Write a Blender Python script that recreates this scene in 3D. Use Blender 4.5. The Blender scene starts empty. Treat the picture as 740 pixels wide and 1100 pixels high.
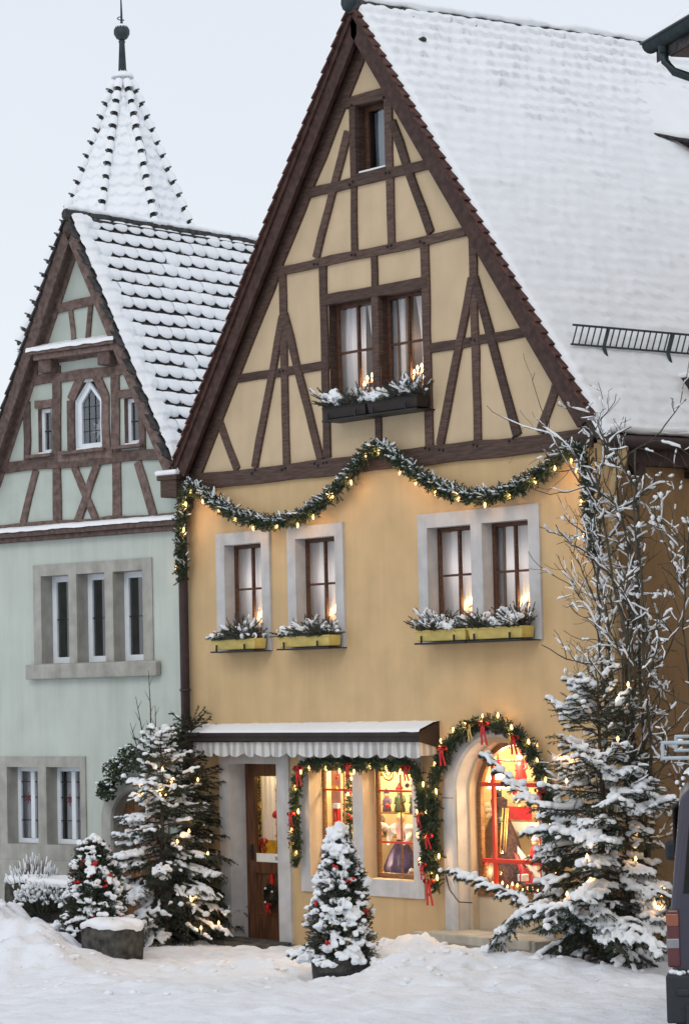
import bpy, math, random
import numpy as np
from mathutils import Vector, Matrix, noise as mnoise
random.seed(7); rng = np.random.default_rng(7)
SC = bpy.context.scene; COL = SC.collection
R = math.radians

# ------------------------------------------------------------------ camera
CR = Vector((0.63969571, 0.76828128, -0.02309275))
CU = Vector((0.06464974, -0.02384322, 0.99762313))
CF = Vector((-0.76590457, 0.63966818, 0.06492159))
CP = Vector((25.56076667, -18.9334617, 2.89951174))
cam = bpy.data.cameras.new("camera"); co = bpy.data.objects.new("camera", cam); COL.objects.link(co)
co.matrix_world = Matrix(((CR.x, CU.x, -CF.x, CP.x), (CR.y, CU.y, -CF.y, CP.y), (CR.z, CU.z, -CF.z, CP.z), (0, 0, 0, 1)))
cam.sensor_fit = 'VERTICAL'; cam.sensor_height = 24; cam.lens = 24 * 2900 / 1100
cam.clip_start = .1; cam.clip_end = 2000
SC.camera = co

# ------------------------------------------------------------------ world and sun
w = bpy.data.worlds.new("World"); SC.world = w; w.use_nodes = True
nt = w.node_tree; nt.nodes.clear()
out = nt.nodes.new('ShaderNodeOutputWorld')
sky = nt.nodes.new('ShaderNodeTexSky'); sky.sky_type = 'NISHITA'; sky.sun_disc = False
SUN_EL, SUN_AZ = R(38), R(150)
sky.sun_elevation = SUN_EL; sky.sun_rotation = SUN_AZ
b1 = nt.nodes.new('ShaderNodeBackground'); b1.inputs[1].default_value = .02
nt.links.new(sky.outputs[0], b1.inputs[0])
b2 = nt.nodes.new('ShaderNodeBackground'); b2.inputs[1].default_value = 1.0
# overcast veil: soft cloud noise over a pale cold grey
tc = nt.nodes.new('ShaderNodeTexCoord'); nz = nt.nodes.new('ShaderNodeTexNoise'); nz.inputs['Scale'].default_value = 2.2; nz.inputs['Detail'].default_value = 4
cr = nt.nodes.new('ShaderNodeValToRGB')
cr.color_ramp.elements[0].position = .3; cr.color_ramp.elements[0].color = (.71, .74, .785, 1)
cr.color_ramp.elements[1].position = .7; cr.color_ramp.elements[1].color = (.765, .785, .82, 1)
nt.links.new(tc.outputs['Generated'], nz.inputs['Vector']); nt.links.new(nz.outputs['Fac'], cr.inputs[0]); nt.links.new(cr.outputs[0], b2.inputs[0])
ad = nt.nodes.new('ShaderNodeAddShader'); nt.links.new(b1.outputs[0], ad.inputs[0]); nt.links.new(b2.outputs[0], ad.inputs[1])
nt.links.new(ad.outputs[0], out.inputs[0])
sl = bpy.data.lights.new("sun", 'SUN'); sl.energy = .55; sl.angle = R(22); sl.color = (1, .95, .9)
so = bpy.data.objects.new("sun", sl); COL.objects.link(so)
# sun towards camera-left front
sd = Vector((math.sin(SUN_AZ) * math.cos(SUN_EL), math.cos(SUN_AZ) * math.cos(SUN_EL), math.sin(SUN_EL)))
so.rotation_euler = sd.to_track_quat('Z', 'Y').to_euler()
SC.view_settings.view_transform = 'Standard'; SC.view_settings.look = 'None'; SC.view_settings.exposure = 0
SC.render.engine = 'CYCLES'
SC.cycles.use_denoising = True
SC.cycles.max_bounces = 6; SC.cycles.transparent_max_bounces = 10
SC.cycles.sample_clamp_indirect = 4

# ------------------------------------------------------------------ materials
def srgb(r, g, b):
    f = lambda c: (c / 255 / 12.92) if c <= 10 else ((c / 255 + .055) / 1.055) ** 2.4
    return (f(r), f(g), f(b), 1)
def mat(name, col, rough=.8, var=.15, scale=6, bump=.2, bscale=None, stretch=(1, 1, 1), col2=None, metal=0, spec=.3, detail=6, coat=0, bdist=.01):
    m = bpy.data.materials.new(name); m.use_nodes = True; t = m.node_tree; N = t.nodes; L = t.links
    b = N['Principled BSDF']; b.inputs['Roughness'].default_value = rough; b.inputs['Metallic'].default_value = metal
    b.inputs['Specular IOR Level'].default_value = spec
    if coat: b.inputs['Coat Weight'].default_value = coat
    tcn = N.new('ShaderNodeTexCoord'); mp = N.new('ShaderNodeMapping'); mp.inputs['Scale'].default_value = stretch
    L.new(tcn.outputs['Object'], mp.inputs[0])
    n1 = N.new('ShaderNodeTexNoise'); n1.inputs['Scale'].default_value = scale; n1.inputs['Detail'].default_value = detail
    L.new(mp.outputs[0], n1.inputs['Vector'])
    r = N.new('ShaderNodeValToRGB')
    c = Vector(col[:3]); c2 = Vector(col2[:3]) if col2 else c * (1 + var)
    c1 = c * (1 - var) if not col2 else c
    r.color_ramp.elements[0].color = (*c1, 1); r.color_ramp.elements[1].color = (*c2, 1)
    r.color_ramp.elements[0].position = .35; r.color_ramp.elements[1].position = .65
    L.new(n1.outputs['Fac'], r.inputs[0]); L.new(r.outputs[0], b.inputs['Base Color'])
    if bump:
        n2 = N.new('ShaderNodeTexNoise'); n2.inputs['Scale'].default_value = bscale or scale * 5; n2.inputs['Detail'].default_value = 5
        L.new(mp.outputs[0], n2.inputs['Vector'])
        bp = N.new('ShaderNodeBump'); bp.inputs['Strength'].default_value = bump; bp.inputs['Distance'].default_value = bdist
        L.new(n2.outputs['Fac'], bp.inputs['Height']); L.new(bp.outputs[0], b.inputs['Normal'])
    return m
def emis(name, col, s):
    m = bpy.data.materials.new(name); m.use_nodes = True; t = m.node_tree; t.nodes.clear()
    e = t.nodes.new('ShaderNodeEmission'); e.inputs[0].default_value = (*col, 1); e.inputs[1].default_value = s
    o = t.nodes.new('ShaderNodeOutputMaterial'); t.links.new(e.outputs[0], o.inputs[0]); return m
def glass(name, tint=(1, 1, 1), refl=.12, rough=.02, fac=.5):
    m = bpy.data.materials.new(name); m.use_nodes = True; t = m.node_tree; t.nodes.clear(); N = t.nodes; L = t.links
    o = N.new('ShaderNodeOutputMaterial'); tr = N.new('ShaderNodeBsdfTransparent'); tr.inputs[0].default_value = (*tint, 1)
    g = N.new('ShaderNodeBsdfGlossy'); g.inputs['Roughness'].default_value = rough; g.inputs[0].default_value = (.9, .95, 1, 1)
    lw = N.new('ShaderNodeLayerWeight'); lw.inputs[0].default_value = .25
    mt = N.new('ShaderNodeMath'); mt.operation = 'MULTIPLY_ADD'; mt.inputs[1].default_value = fac; mt.inputs[2].default_value = refl
    nz = N.new('ShaderNodeTexNoise'); nz.inputs['Scale'].default_value = 3; bp = N.new('ShaderNodeBump'); bp.inputs['Strength'].default_value = .06
    L.new(nz.outputs['Fac'], bp.inputs['Height']); L.new(bp.outputs[0], g.inputs['Normal'])
    L.new(lw.outputs['Fresnel'], mt.inputs[0]); mx = N.new('ShaderNodeMixShader'); L.new(mt.outputs[0], mx.inputs[0])
    L.new(tr.outputs[0], mx.inputs[1]); L.new(g.outputs[0], mx.inputs[2]); L.new(mx.outputs[0], o.inputs[0]); return m
def cloth(name, col, trans=.5):
    m = bpy.data.materials.new(name); m.use_nodes = True; t = m.node_tree; t.nodes.clear(); N = t.nodes; L = t.links
    o = N.new('ShaderNodeOutputMaterial'); d = N.new('ShaderNodeBsdfDiffuse'); d.inputs[0].default_value = (*col, 1)
    tl = N.new('ShaderNodeBsdfTranslucent'); tl.inputs[0].default_value = (*col, 1)
    w_ = N.new('ShaderNodeTexWave'); w_.inputs['Scale'].default_value = 9; w_.inputs['Distortion'].default_value = 3
    w_.bands_direction = 'X'; tcn = N.new('ShaderNodeTexCoord'); L.new(tcn.outputs['Object'], w_.inputs[0])
    bp = N.new('ShaderNodeBump'); bp.inputs['Strength'].default_value = .3; bp.inputs['Distance'].default_value = .02
    L.new(w_.outputs['Fac'], bp.inputs['Height']); L.new(bp.outputs[0], d.inputs['Normal'])
    mx = N.new('ShaderNodeMixShader'); mx.inputs[0].default_value = trans; L.new(d.outputs[0], mx.inputs[1]); L.new(tl.outputs[0], mx.inputs[2])
    L.new(mx.outputs[0], o.inputs[0]); return m
def streaked(m, dark=.72, sc=(3, 3, .35), amount=.5, low=None):
    """adds weather streaks that run down a wall; low = z below which grime darkens"""
    t = m.node_tree; N = t.nodes; L = t.links; b = N['Principled BSDF']
    src = b.inputs['Base Color'].links[0].from_socket
    tcn = N.new('ShaderNodeTexCoord'); mp = N.new('ShaderNodeMapping'); mp.inputs['Scale'].default_value = sc
    L.new(tcn.outputs['Object'], mp.inputs[0]); n = N.new('ShaderNodeTexNoise'); n.inputs['Scale'].default_value = 1.6; n.inputs['Detail'].default_value = 8
    n.inputs['Roughness'].default_value = .65
    L.new(mp.outputs[0], n.inputs['Vector']); r = N.new('ShaderNodeMapRange'); r.inputs[1].default_value = .42; r.inputs[2].default_value = .72
    r.inputs[3].default_value = 0; r.inputs[4].default_value = amount; L.new(n.outputs['Fac'], r.inputs[0])
    fac = r.outputs[0]
    if low is not None:
        sp = N.new('ShaderNodeSeparateXYZ'); L.new(tcn.outputs['Object'], sp.inputs[0])
        r2 = N.new('ShaderNodeMapRange'); r2.inputs[1].default_value = low; r2.inputs[2].default_value = 0
        r2.inputs[3].default_value = 0; r2.inputs[4].default_value = .55; L.new(sp.outputs[2], r2.inputs[0])
        ad_ = N.new('ShaderNodeMath'); ad_.operation = 'ADD'; ad_.use_clamp = True; L.new(fac, ad_.inputs[0]); L.new(r2.outputs[0], ad_.inputs[1]); fac = ad_.outputs[0]
    mx = N.new('ShaderNodeMix'); mx.data_type = 'RGBA'; mx.blend_type = 'MULTIPLY'; L.new(fac, mx.inputs[0]); L.new(src, mx.inputs[6])
    mx.inputs[7].default_value = (dark, dark * .97, dark * .93, 1); L.new(mx.outputs[2], b.inputs['Base Color']); return m

M = {}
M['yellow'] = streaked(mat('yellow_plaster', (.585, .415, .222), .9, .06, 2.5, .35, 60, bdist=.006), .74, amount=.34, low=1.3)
M['yellow_cold_lit'] = streaked(mat('cold_lit_yellow_plaster', (.565, .438, .282), .9, .05, 3, .3, 50, bdist=.006), .8, amount=.3)  # same paint as the lower wall, its colder light put into the colour
M['yellow_side'] = streaked(mat('shaded_ochre_plaster', (.33, .205, .10), .9, .1, 2.5, .35, 60, bdist=.006), .7, amount=.6, low=1.5)  # side wall's shade painted in as darker ochre, with weather streaks over it
M['green'] = streaked(mat('green_plaster', (.50, .55, .50), .9, .05, 2, .3, 50, bdist=.006), .74, amount=.45, low=1.6)
M['green_pale'] = streaked(mat('pale_green_plaster', (.46, .515, .465), .9, .06, 3, .3, 40, bdist=.006), .78, amount=.35)
M['timber'] = mat('dark_timber', (.058, .034, .026), .75, 0, 9, .7, 30, (1, 1, 6), (.105, .066, .052), bdist=.008)
M['timber_h'] = mat('dark_timber_level', (.058, .034, .026), .75, 0, 9, .7, 30, (.6, 3, 6), (.105, .066, .052), bdist=.008)
M['timber_old'] = mat('weathered_timber', (.10, .066, .054), .8, 0, 8, .8, 30, (2, 2, 2), (.18, .128, .112), bdist=.01)
def vary(m, lo=.75, hi=1.3):
    t = m.node_tree; N = t.nodes; L = t.links; b = N['Principled BSDF']; src = b.inputs['Base Color'].links[0].from_socket; oi = N.new('ShaderNodeObjectInfo'); r = N.new('ShaderNodeMapRange')
    r.inputs[3].default_value = lo; r.inputs[4].default_value = hi; L.new(oi.outputs['Random'], r.inputs[0]); h = N.new('ShaderNodeHueSaturation'); L.new(r.outputs[0], h.inputs['Value']); L.new(src, h.inputs['Color']); L.new(h.outputs[0], b.inputs['Base Color'])
for k_ in ('timber', 'timber_h', 'timber_old'): vary(M[k_])
M['barge'] = mat('barge_wood', (.034, .016, .012), .6, 0, 6, .5, 30, (2, 2, 2), (.07, .036, .028))
M['tile_red'] = mat('red_roof_tile', (.045, .02, .016), .8, 0, 14, .5, 60, (1, 1, 1), (.12, .052, .04))
M['tile_dark'] = mat('dark_roof_tile', (.025, .025, .028), .8, 0, 14, .5, 60, (1, 1, 1), (.075, .07, .068))
M['snow'] = mat('snow', (.86, .88, .905), .85, .02, 3, .35, 45, spec=.15, bdist=.012)
M['snow_ground'] = mat('trodden_snow', (.80, .83, .875), .85, .035, 2.2, .5, 26, spec=.15, bdist=.02)
M['snow_fol'] = mat('branch_snow', (.84, .87, .90), .9, .03, 10, .4, 60, spec=.1, bdist=.01)
M['stone'] = streaked(mat('grey_sandstone', (.50, .50, .50), .9, .10, 5, .5, 70, bdist=.005), .7, amount=.5)
M['stone_warm'] = streaked(mat('painted_reveal', (.56, .46, .33), .9, .06, 4, .3, 60, bdist=.004), .8, amount=.3)
M['stone_green'] = streaked(mat('weathered_sandstone', (.38, .375, .34), .92, .12, 6, .6, 60, bdist=.006), .6, amount=.65)
M['white_frame'] = mat('white_window_paint', (.72, .76, .80), .5, .04, 8, .1)
M['brown_frame'] = mat('brown_window_wood', (.055, .024, .014), .5, 0, 12, .3, 40, (1, 1, 5), (.11, .05, .03))
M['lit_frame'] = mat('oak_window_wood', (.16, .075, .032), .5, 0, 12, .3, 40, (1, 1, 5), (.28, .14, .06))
M['door'] = mat('stained_oak_door', (.06, .025, .012), .45, 0, 7, .4, 30, (3, 3, .4), (.14, .06, .028))
M['red_bar'] = mat('red_glazing_bar', (.62, .05, .03), .5, .1, 10, .1)
M['glass'] = glass('window_glass', (.93, .95, .97), .07)
M['shop_glass'] = glass('shop_glass', (.97, .97, .97), .012, fac=.14)
M['glass_dark'] = glass('dark_window_glass', (.55, .6, .65), .16)
M['dark'] = mat('dark_room', (.012, .012, .014), .9, .1, 5, 0)
M['curtain'] = cloth('white_curtain', (.88, .88, .90), .5)
M['box_yellow'] = mat('yellow_planter_paint', (.60, .47, .14), .55, .12, 8, .2)
M['box_brown'] = mat('dark_planter_paint', (.03, .022, .02), .6, .15, 8, .2)
M['iron'] = mat('black_iron', (.018, .018, .02), .5, .2, 20, .2)
M['green_iron'] = mat('green_grey_metal', (.035, .05, .055), .5, .2, 10, .2)
M['pipe'] = mat('brown_downpipe', (.05, .03, .03), .45, .15, 10, .1)
M['zinc'] = mat('dark_zinc', (.03, .045, .05), .4, .2, 8, .2, metal=.4)
M['needle'] = mat('spruce_needles', (.026, .048, .034), .7, 0, 14, 0, col2=(.075, .11, .075), spec=.2)
M['needle_d'] = mat('dark_fir_needles', (.010, .020, .013), .7, 0, 14, 0, col2=(.032, .05, .03), spec=.2)
M['needle_g'] = mat('garland_needles', (.012, .04, .02), .7, 0, 18, 0, col2=(.045, .095, .045), spec=.2)
M['needle_b'] = mat('blue_fir_needles', (.05, .075, .07), .7, 0, 14, 0, col2=(.11, .15, .145), spec=.2)
M['leaf'] = mat('evergreen_leaves', (.02, .04, .02), .5, 0, 10, 0, col2=(.06, .09, .045), spec=.4)
M['bark'] = mat('bark', (.055, .042, .034), .9, 0, 20, .8, 60, (1, 1, .3), (.12, .095, .075))
M['bark_g'] = mat('grey_green_bark', (.045, .04, .03), .9, 0, 20, .6, 60, (1, 1, .3), (.11, .10, .075))
M['red'] = mat('red_ribbon', (.52, .02, .02), .45, .2, 20, .1)
M['gold'] = mat('gold_ribbon', (.62, .42, .12), .35, .2, 20, .1, metal=.5)
M['white_stripe'] = mat('awning_white', (.62, .62, .60), .9, .05, 10, .2)
M['grey_stripe'] = mat('awning_grey', (.40, .40, .39), .9, .05, 10, .2)
M['rock'] = mat('rough_stone', (.035, .034, .032), .95, 0, 9, 1, 40, (1, 1, 1), (.12, .115, .10), bdist=.03)
M['brickred'] = mat('red_plinth', (.10, .035, .03), .9, .2, 12, .4)
M['paint_van'] = mat('plum_car_paint', (.016, .013, .035), .3, .08, 5, .03, coat=.6, spec=.5)
M['plastic'] = mat('dark_bumper_plastic', (.025, .03, .036), .6, .1, 20, .2)
M['rack'] = mat('silver_rack', (.38, .44, .48), .45, .1, 10, .1, metal=.3)
M['rubber'] = mat('tyre_rubber', (.012, .012, .013), .8, .2, 20, .3)
M['lamp_red'] = mat('red_lamp', (.09, .02, .022), .4, .1, 20, 0, coat=.5)
M['lamp_orange'] = mat('orange_lamp', (.24, .075, .035), .4, .1, 20, 0, coat=.5)
M['lamp_white'] = mat('clear_lamp', (.22, .22, .24), .25, .1, 20, 0, coat=.5)
M['ceramic'] = mat('pale_ceramic', (.75, .68, .58), .4, .1, 10, .1)
M['cream'] = mat('cream_shop_wall', (.72, .62, .40), .9, .05, 3, .1)
M['shelfwood'] = mat('shelf_wood', (.30, .19, .09), .6, .2, 5, .2)
M['gown'] = mat('brown_brocade', (.012, .005, .004), .8, 0, 38, .5, 90, (1, 1, 1), (.075, .03, .014))
M['purple'] = mat('lilac_taffeta', (.075, .06, .13), .7, .4, 12, .3)
M['pink'] = mat('pink_tulle', (.7, .42, .38), .8, .2, 12, .3)
M['white'] = mat('white_cloth', (.8, .78, .74), .8, .05, 12, .3)
M['skin'] = mat('porcelain', (.65, .42, .30), .5, .05, 12, 0)
M['yellow_decor'] = mat('yellow_decor', (.7, .52, .1), .6, .2, 12, .1)
M['flower_a'] = mat('heather', (.16, .06, .07), .9, .4, 20, .2)
BULB = emis('warm_bulb', (1, .52, .16), 7)
FLAME = emis('candle_bulb', (1, .66, .3), 12)
GLOW = emis('shop_lamp', (1, .80, .48), 9)

# ------------------------------------------------------------------ scene graph helpers
XF = {}                     # root name -> inverse placement
def root(name, label, cat, loc=(0, 0, 0), rz=0, group=None):
    o = bpy.data.objects.new(name, None); COL.objects.link(o); o.empty_display_size = .2
    o.location = loc; o.rotation_euler = (0, 0, rz); o['label'] = label; o['category'] = cat
    if group: o['group'] = group
    XF[o.name] = (Matrix.Translation(loc) @ Matrix.Rotation(rz, 4, 'Z')).inverted(); return o
def tag(o, label, cat, group=None, kind=None):
    o['label'] = label; o['category'] = cat
    if group: o['group'] = group
    if kind: o['kind'] = kind
    return o
def top(o):
    while o.parent: o = o.parent
    return o
class MB:
    def __init__(s): s.v = []; s.f = []; s.mi = []; s.sm = []; s.n = 0
    def add(s, V, F, mi=0, smooth=False):
        V = np.asarray(V, float).reshape(-1, 3)
        for f in F: s.f.append(tuple(int(i) + s.n for i in f)); s.mi.append(mi); s.sm.append(smooth)
        s.v.append(V); s.n += len(V); return s
    def box(s, x0, x1, y0, y1, z0, z1, mi=0, j=0):
        V = [(x, y, z) for x in (x0, x1) for y in (y0, y1) for z in (z0, z1)]
        if j: V = [tuple(c + random.uniform(-j, j) for c in p) for p in V]
        return s.add(V, [(0, 1, 3, 2), (4, 6, 7, 5), (0, 4, 5, 1), (2, 3, 7, 6), (0, 2, 6, 4), (1, 5, 7, 3)], mi)
    def prism(s, poly, y0, y1, mi=0, ax='y'):
        """2-D outline (x,z) extruded along y, or (y,z) along x, or (x,y) along z"""
        n = len(poly); g = {'y': lambda p, q: (p[0], q, p[1]), 'x': lambda p, q: (q, p[0], p[1]), 'z': lambda p, q: (p[0], p[1], q)}[ax]
        V = [g(p, y0) for p in poly] + [g(p, y1) for p in poly]
        F = [tuple(range(n)), tuple(range(2 * n - 1, n - 1, -1))] + [(i, n + i, n + (i + 1) % n, (i + 1) % n) for i in range(n)]
        return s.add(V, F, mi)
    def tube(s, path, rad, n=8, mi=0, smooth=True, flat=1):
        path = [Vector(p) for p in path]; K = len(path)
        rad = [rad] * K if not hasattr(rad, '__len__') else rad; V = []
        for i, p in enumerate(path):
            t = (path[min(i + 1, K - 1)] - path[max(i - 1, 0)]).normalized()
            u = Vector((0, 0, 1)) if abs(t.z) < .9 else Vector((1, 0, 0))
            a = t.cross(u).normalized(); b = a.cross(t).normalized()
            for k in range(n):
                q = 2 * math.pi * k / n; V.append(p + a * math.cos(q) * rad[i] + b * math.sin(q) * rad[i] * flat)
        F = [(i * n + k, i * n + (k + 1) % n, (i + 1) * n + (k + 1) % n, (i + 1) * n + k) for i in range(K - 1) for k in range(n)]
        F += [tuple(range(n - 1, -1, -1)), tuple(range((K - 1) * n, K * n))]
        return s.add([tuple(v) for v in V], F, mi, smooth)
    def lathe(s, c, prof, n=16, mi=0, smooth=True, sx=1, sy=1):
        V = []; K = len(prof)
        for r_, z in prof:
            for k in range(n):
                q = 2 * math.pi * k / n; V.append((c[0] + r_ * math.cos(q) * sx, c[1] + r_ * math.sin(q) * sy, c[2] + z))
        F = [(i * n + k, i * n + (k + 1) % n, (i + 1) * n + (k + 1) % n, (i + 1) * n + k) for i in range(K - 1) for k in range(n)]
        F += [tuple(range(n - 1, -1, -1)), tuple(range((K - 1) * n, K * n))]
        return s.add(V, F, mi, smooth)
    def blob(s, c, r_, mi=0, n=8, j=.15, flat=1, seed=None):
        prof = [(max(.02, math.sin(math.pi * i / 6)), -math.cos(math.pi * i / 6)) for i in range(7)]
        V = []; ph = random.uniform(0, 9)
        for pr, pz in prof:
            for k in range(n):
                q = 2 * math.pi * k / n; d = 1 + j * math.sin(3 * q + ph) * pr + random.uniform(-j, j) * .4
                V.append((c[0] + r_ * pr * math.cos(q) * d, c[1] + r_ * pr * math.sin(q) * d, c[2] + r_ * pz * flat * d))
        F = [(i * n + k, i * n + (k + 1) % n, (i + 1) * n + (k + 1) % n, (i + 1) * n + k) for i in range(6) for k in range(n)]
        return s.add(V, F, mi, True)
    def sheet(s, P, mi=0, smooth=True):
        P = np.asarray(P, float); a, b = P.shape[:2]
        F = [(i * b + k, i * b + k + 1, (i + 1) * b + k + 1, (i + 1) * b + k) for i in range(a - 1) for k in range(b - 1)]
        return s.add(P.reshape(-1, 3), F, mi, smooth)
    def build(s, name, mats, parent=None, local=False, bevel=0, label=None):
        me = bpy.data.meshes.new(name); V = np.concatenate(s.v) if s.v else np.zeros((0, 3))
        if parent is not None and not local:
            X = XF[top(parent).name]; A = np.array(X.to_3x3()); V = V @ A.T + np.array(X.translation)
        me.from_pydata(V.tolist(), [], s.f); mats = mats if isinstance(mats, (list, tuple)) else [mats]
        for m in mats: me.materials.append(m)
        me.polygons.foreach_set('material_index', s.mi); me.polygons.foreach_set('use_smooth', s.sm); me.update()
        o = bpy.data.objects.new(name, me); COL.objects.link(o)
        if parent is not None: o.parent = parent
        if bevel:
            b = o.modifiers.new('bevel', 'BEVEL'); b.width = bevel; b.segments = 2; b.limit_method = 'ANGLE'; b.angle_limit = R(40)
        if label: o['label'] = label
        return o
def fast_mesh(name, V, F, mats, parent=None, mi=None, smooth=False, local=False):
    """V (n,3), F (m,k) with all faces of one size"""
    V = np.ascontiguousarray(V, float).reshape(-1, 3); F = np.ascontiguousarray(F, np.int32); k = F.shape[1]
    if parent is not None and not local:
        X = XF[top(parent).name]; V = V @ np.array(X.to_3x3()).T + np.array(X.translation)
    me = bpy.data.meshes.new(name); me.vertices.add(len(V)); me.vertices.foreach_set('co', V.astype(np.float32).ravel())
    me.loops.add(F.size); me.loops.foreach_set('vertex_index', F.ravel()); me.polygons.add(len(F))
    me.polygons.foreach_set('loop_start', np.arange(0, F.size, k, dtype=np.int32)); me.polygons.foreach_set('loop_total', np.full(len(F), k, np.int32))
    for m in (mats if isinstance(mats, (list, tuple)) else [mats]): me.materials.append(m)
    if mi is not None: me.polygons.foreach_set('material_index', np.asarray(mi, np.int32))
    me.polygons.foreach_set('use_smooth', np.full(len(F), smooth)); me.update(calc_edges=True); me.validate()
    o = bpy.data.objects.new(name, me); COL.objects.link(o)
    if parent is not None: o.parent = parent
    return o
def melt(o, vox=.012, it=2):
    """lets touching lumps of snow flow together"""
    r = o.modifiers.new('melt', 'REMESH'); r.mode = 'VOXEL'; r.voxel_size = vox; r.use_smooth_shade = True; s = o.modifiers.new('soften', 'SMOOTH'); s.factor = .5; s.iterations = it; return o
def norm(a): return a / np.maximum(np.linalg.norm(a, axis=-1, keepdims=True), 1e-9)
def tubes(P, rad, n=5, flat=1.0):
    """P (N,K,3) paths, rad (N,K) -> V, F(quads)"""
    P = np.asarray(P, float); N, K = P.shape[:2]; rad = np.broadcast_to(rad, (N, K))
    T = np.empty_like(P); T[:, 1:-1] = P[:, 2:] - P[:, :-2]; T[:, 0] = P[:, 1] - P[:, 0]; T[:, -1] = P[:, -1] - P[:, -2]; T = norm(T)
    up = np.zeros_like(T); up[..., 2] = 1; st = np.abs(T[..., 2]) > .93; up[st] = (1, 0, 0)
    A = norm(np.cross(T, up)); B = np.cross(A, T)
    q = np.arange(n) * 2 * np.pi / n
    V = P[:, :, None] + rad[:, :, None, None] * (A[:, :, None] * np.cos(q)[None, None, :, None] + B[:, :, None] * (np.sin(q) * flat)[None, None, :, None])
    base = (np.arange(N) * K * n)[:, None, None] + (np.arange(K - 1) * n)[None, :, None]; k = np.arange(n); k2 = (k + 1) % n
    F = np.stack([base + k, base + k2, base + n + k2, base + n + k], -1)
    return V.reshape(-1, 3), F.reshape(-1, 4)
def rndunit(n): return norm(rng.normal(size=(n, 3)))
def needles(P, K=16, ln=.03, wd=.006, fwd=.7):
    """P (N,k,3) twig paths -> needle triangles"""
    N, kk = P.shape[:2]; t = rng.random((N, K)) * (kk - 1 - 1e-6); i = t.astype(int); fr = (t - i)[..., None]; ar = np.arange(N)[:, None]
    p = P[ar, i] * (1 - fr) + P[ar, i + 1] * fr; d = norm(P[ar, i + 1] - P[ar, i])
    r_ = rndunit(N * K).reshape(N, K, 3); r_ = norm(r_ - (r_ * d).sum(-1, keepdims=True) * d)
    dirn = norm(d * fwd + r_); s = norm(np.cross(dirn, rndunit(N * K).reshape(N, K, 3)))
    L_ = ln * rng.uniform(.7, 1.25, (N, K, 1)); a = p + s * wd * .5; b = p - s * wd * .5; c = p + dirn * L_
    V = np.stack([a, b, c], 2).reshape(-1, 3); return V, np.arange(len(V)).reshape(-1, 3)
def join(parts):
    V = []; F = []; n = 0
    for v, f in parts: V.append(v); F.append(np.asarray(f) + n); n += len(v)
    return np.concatenate(V), np.concatenate(F)
def clip(poly, a, b, c):
    """keep a*x+b*z<=c"""
    o = []
    for i in range(len(poly)):
        p, q = poly[i], poly[(i + 1) % len(poly)]; dp = a * p[0] + b * p[1] - c; dq = a * q[0] + b * q[1] - c
        if dp <= 0: o.append(p)
        if (dp < 0 < dq) or (dq < 0 < dp):
            t = dp / (dp - dq); o.append((p[0] + t * (q[0] - p[0]), p[1] + t * (q[1] - p[1])))
    return o
def wall_sheet(mb, x0, x1, z0, z1, holes, y=0.0, planes=(), mi=0, step=1.2):
    """wall face at depth y with rectangular holes (hx0,hx1,hz0,hz1), clipped by planes"""
    xs = sorted({x0, x1, *[h[0] for h in holes], *[h[1] for h in holes]}); xs = [x for x in xs if x0 <= x <= x1]
    zs = sorted({z0, z1, *[h[2] for h in holes], *[h[3] for h in holes]}); zs = [z for z in zs if z0 <= z <= z1]
    for i in range(len(xs) - 1):
        for k in range(len(zs) - 1):
            cx, cz = (xs[i] + xs[i + 1]) / 2, (zs[k] + zs[k + 1]) / 2
            if any(h[0] < cx < h[1] and h[2] < cz < h[3] for h in holes): continue
            p = [(xs[i], zs[k]), (xs[i + 1], zs[k]), (xs[i + 1], zs[k + 1]), (xs[i], zs[k + 1])]
            for pl in planes: p = clip(p, *pl) if p else p
            if len(p) >= 3: mb.add([(a, y, b) for a, b in p], [tuple(range(len(p)))], mi)
def beam(name, p, q, w_, mt, parent, y0=-.022, y1=.04, wob=.008, local=False, cut=()):
    """timber from p=(x,z) to q=(x,z), width w_, edges slightly uneven"""
    p = Vector(p); q = Vector(q); d = (q - p); L_ = d.length; d.normalize(); nrm = Vector((-d.y, d.x)); K = max(2, int(L_ / .35) + 1)
    A = []; B = []
    for i in range(K + 1):
        c = p + d * L_ * i / K + nrm * random.uniform(-wob, wob) * (0 < i < K)
        h = w_ / 2 * random.uniform(.93, 1.07); A.append(c + nrm * h); B.append(c - nrm * h)
    poly = [tuple(a) for a in B] + [tuple(a) for a in reversed(A)]
    for pl in cut: poly = clip(poly, *pl) if poly else poly
    m = MB(); m.prism(poly, y0 - random.uniform(0, .004), y1); return m.build(name, mt, parent, local=local, bevel=.006)
def point(loc, e, col=(1, .55, .22), r_=.02, name="bulb_light"):
    l = bpy.data.lights.new(name, 'POINT'); l.energy = e; l.color = col; l.shadow_soft_size = r_
    o = bpy.data.objects.new(name, l); COL.objects.link(o); o.location = loc; return o
def fbm(x, y, z=0, s=1.0, o=4): return mnoise.fractal(Vector((x * s, y * s, z)), 1.0, 2.0, o)
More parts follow.
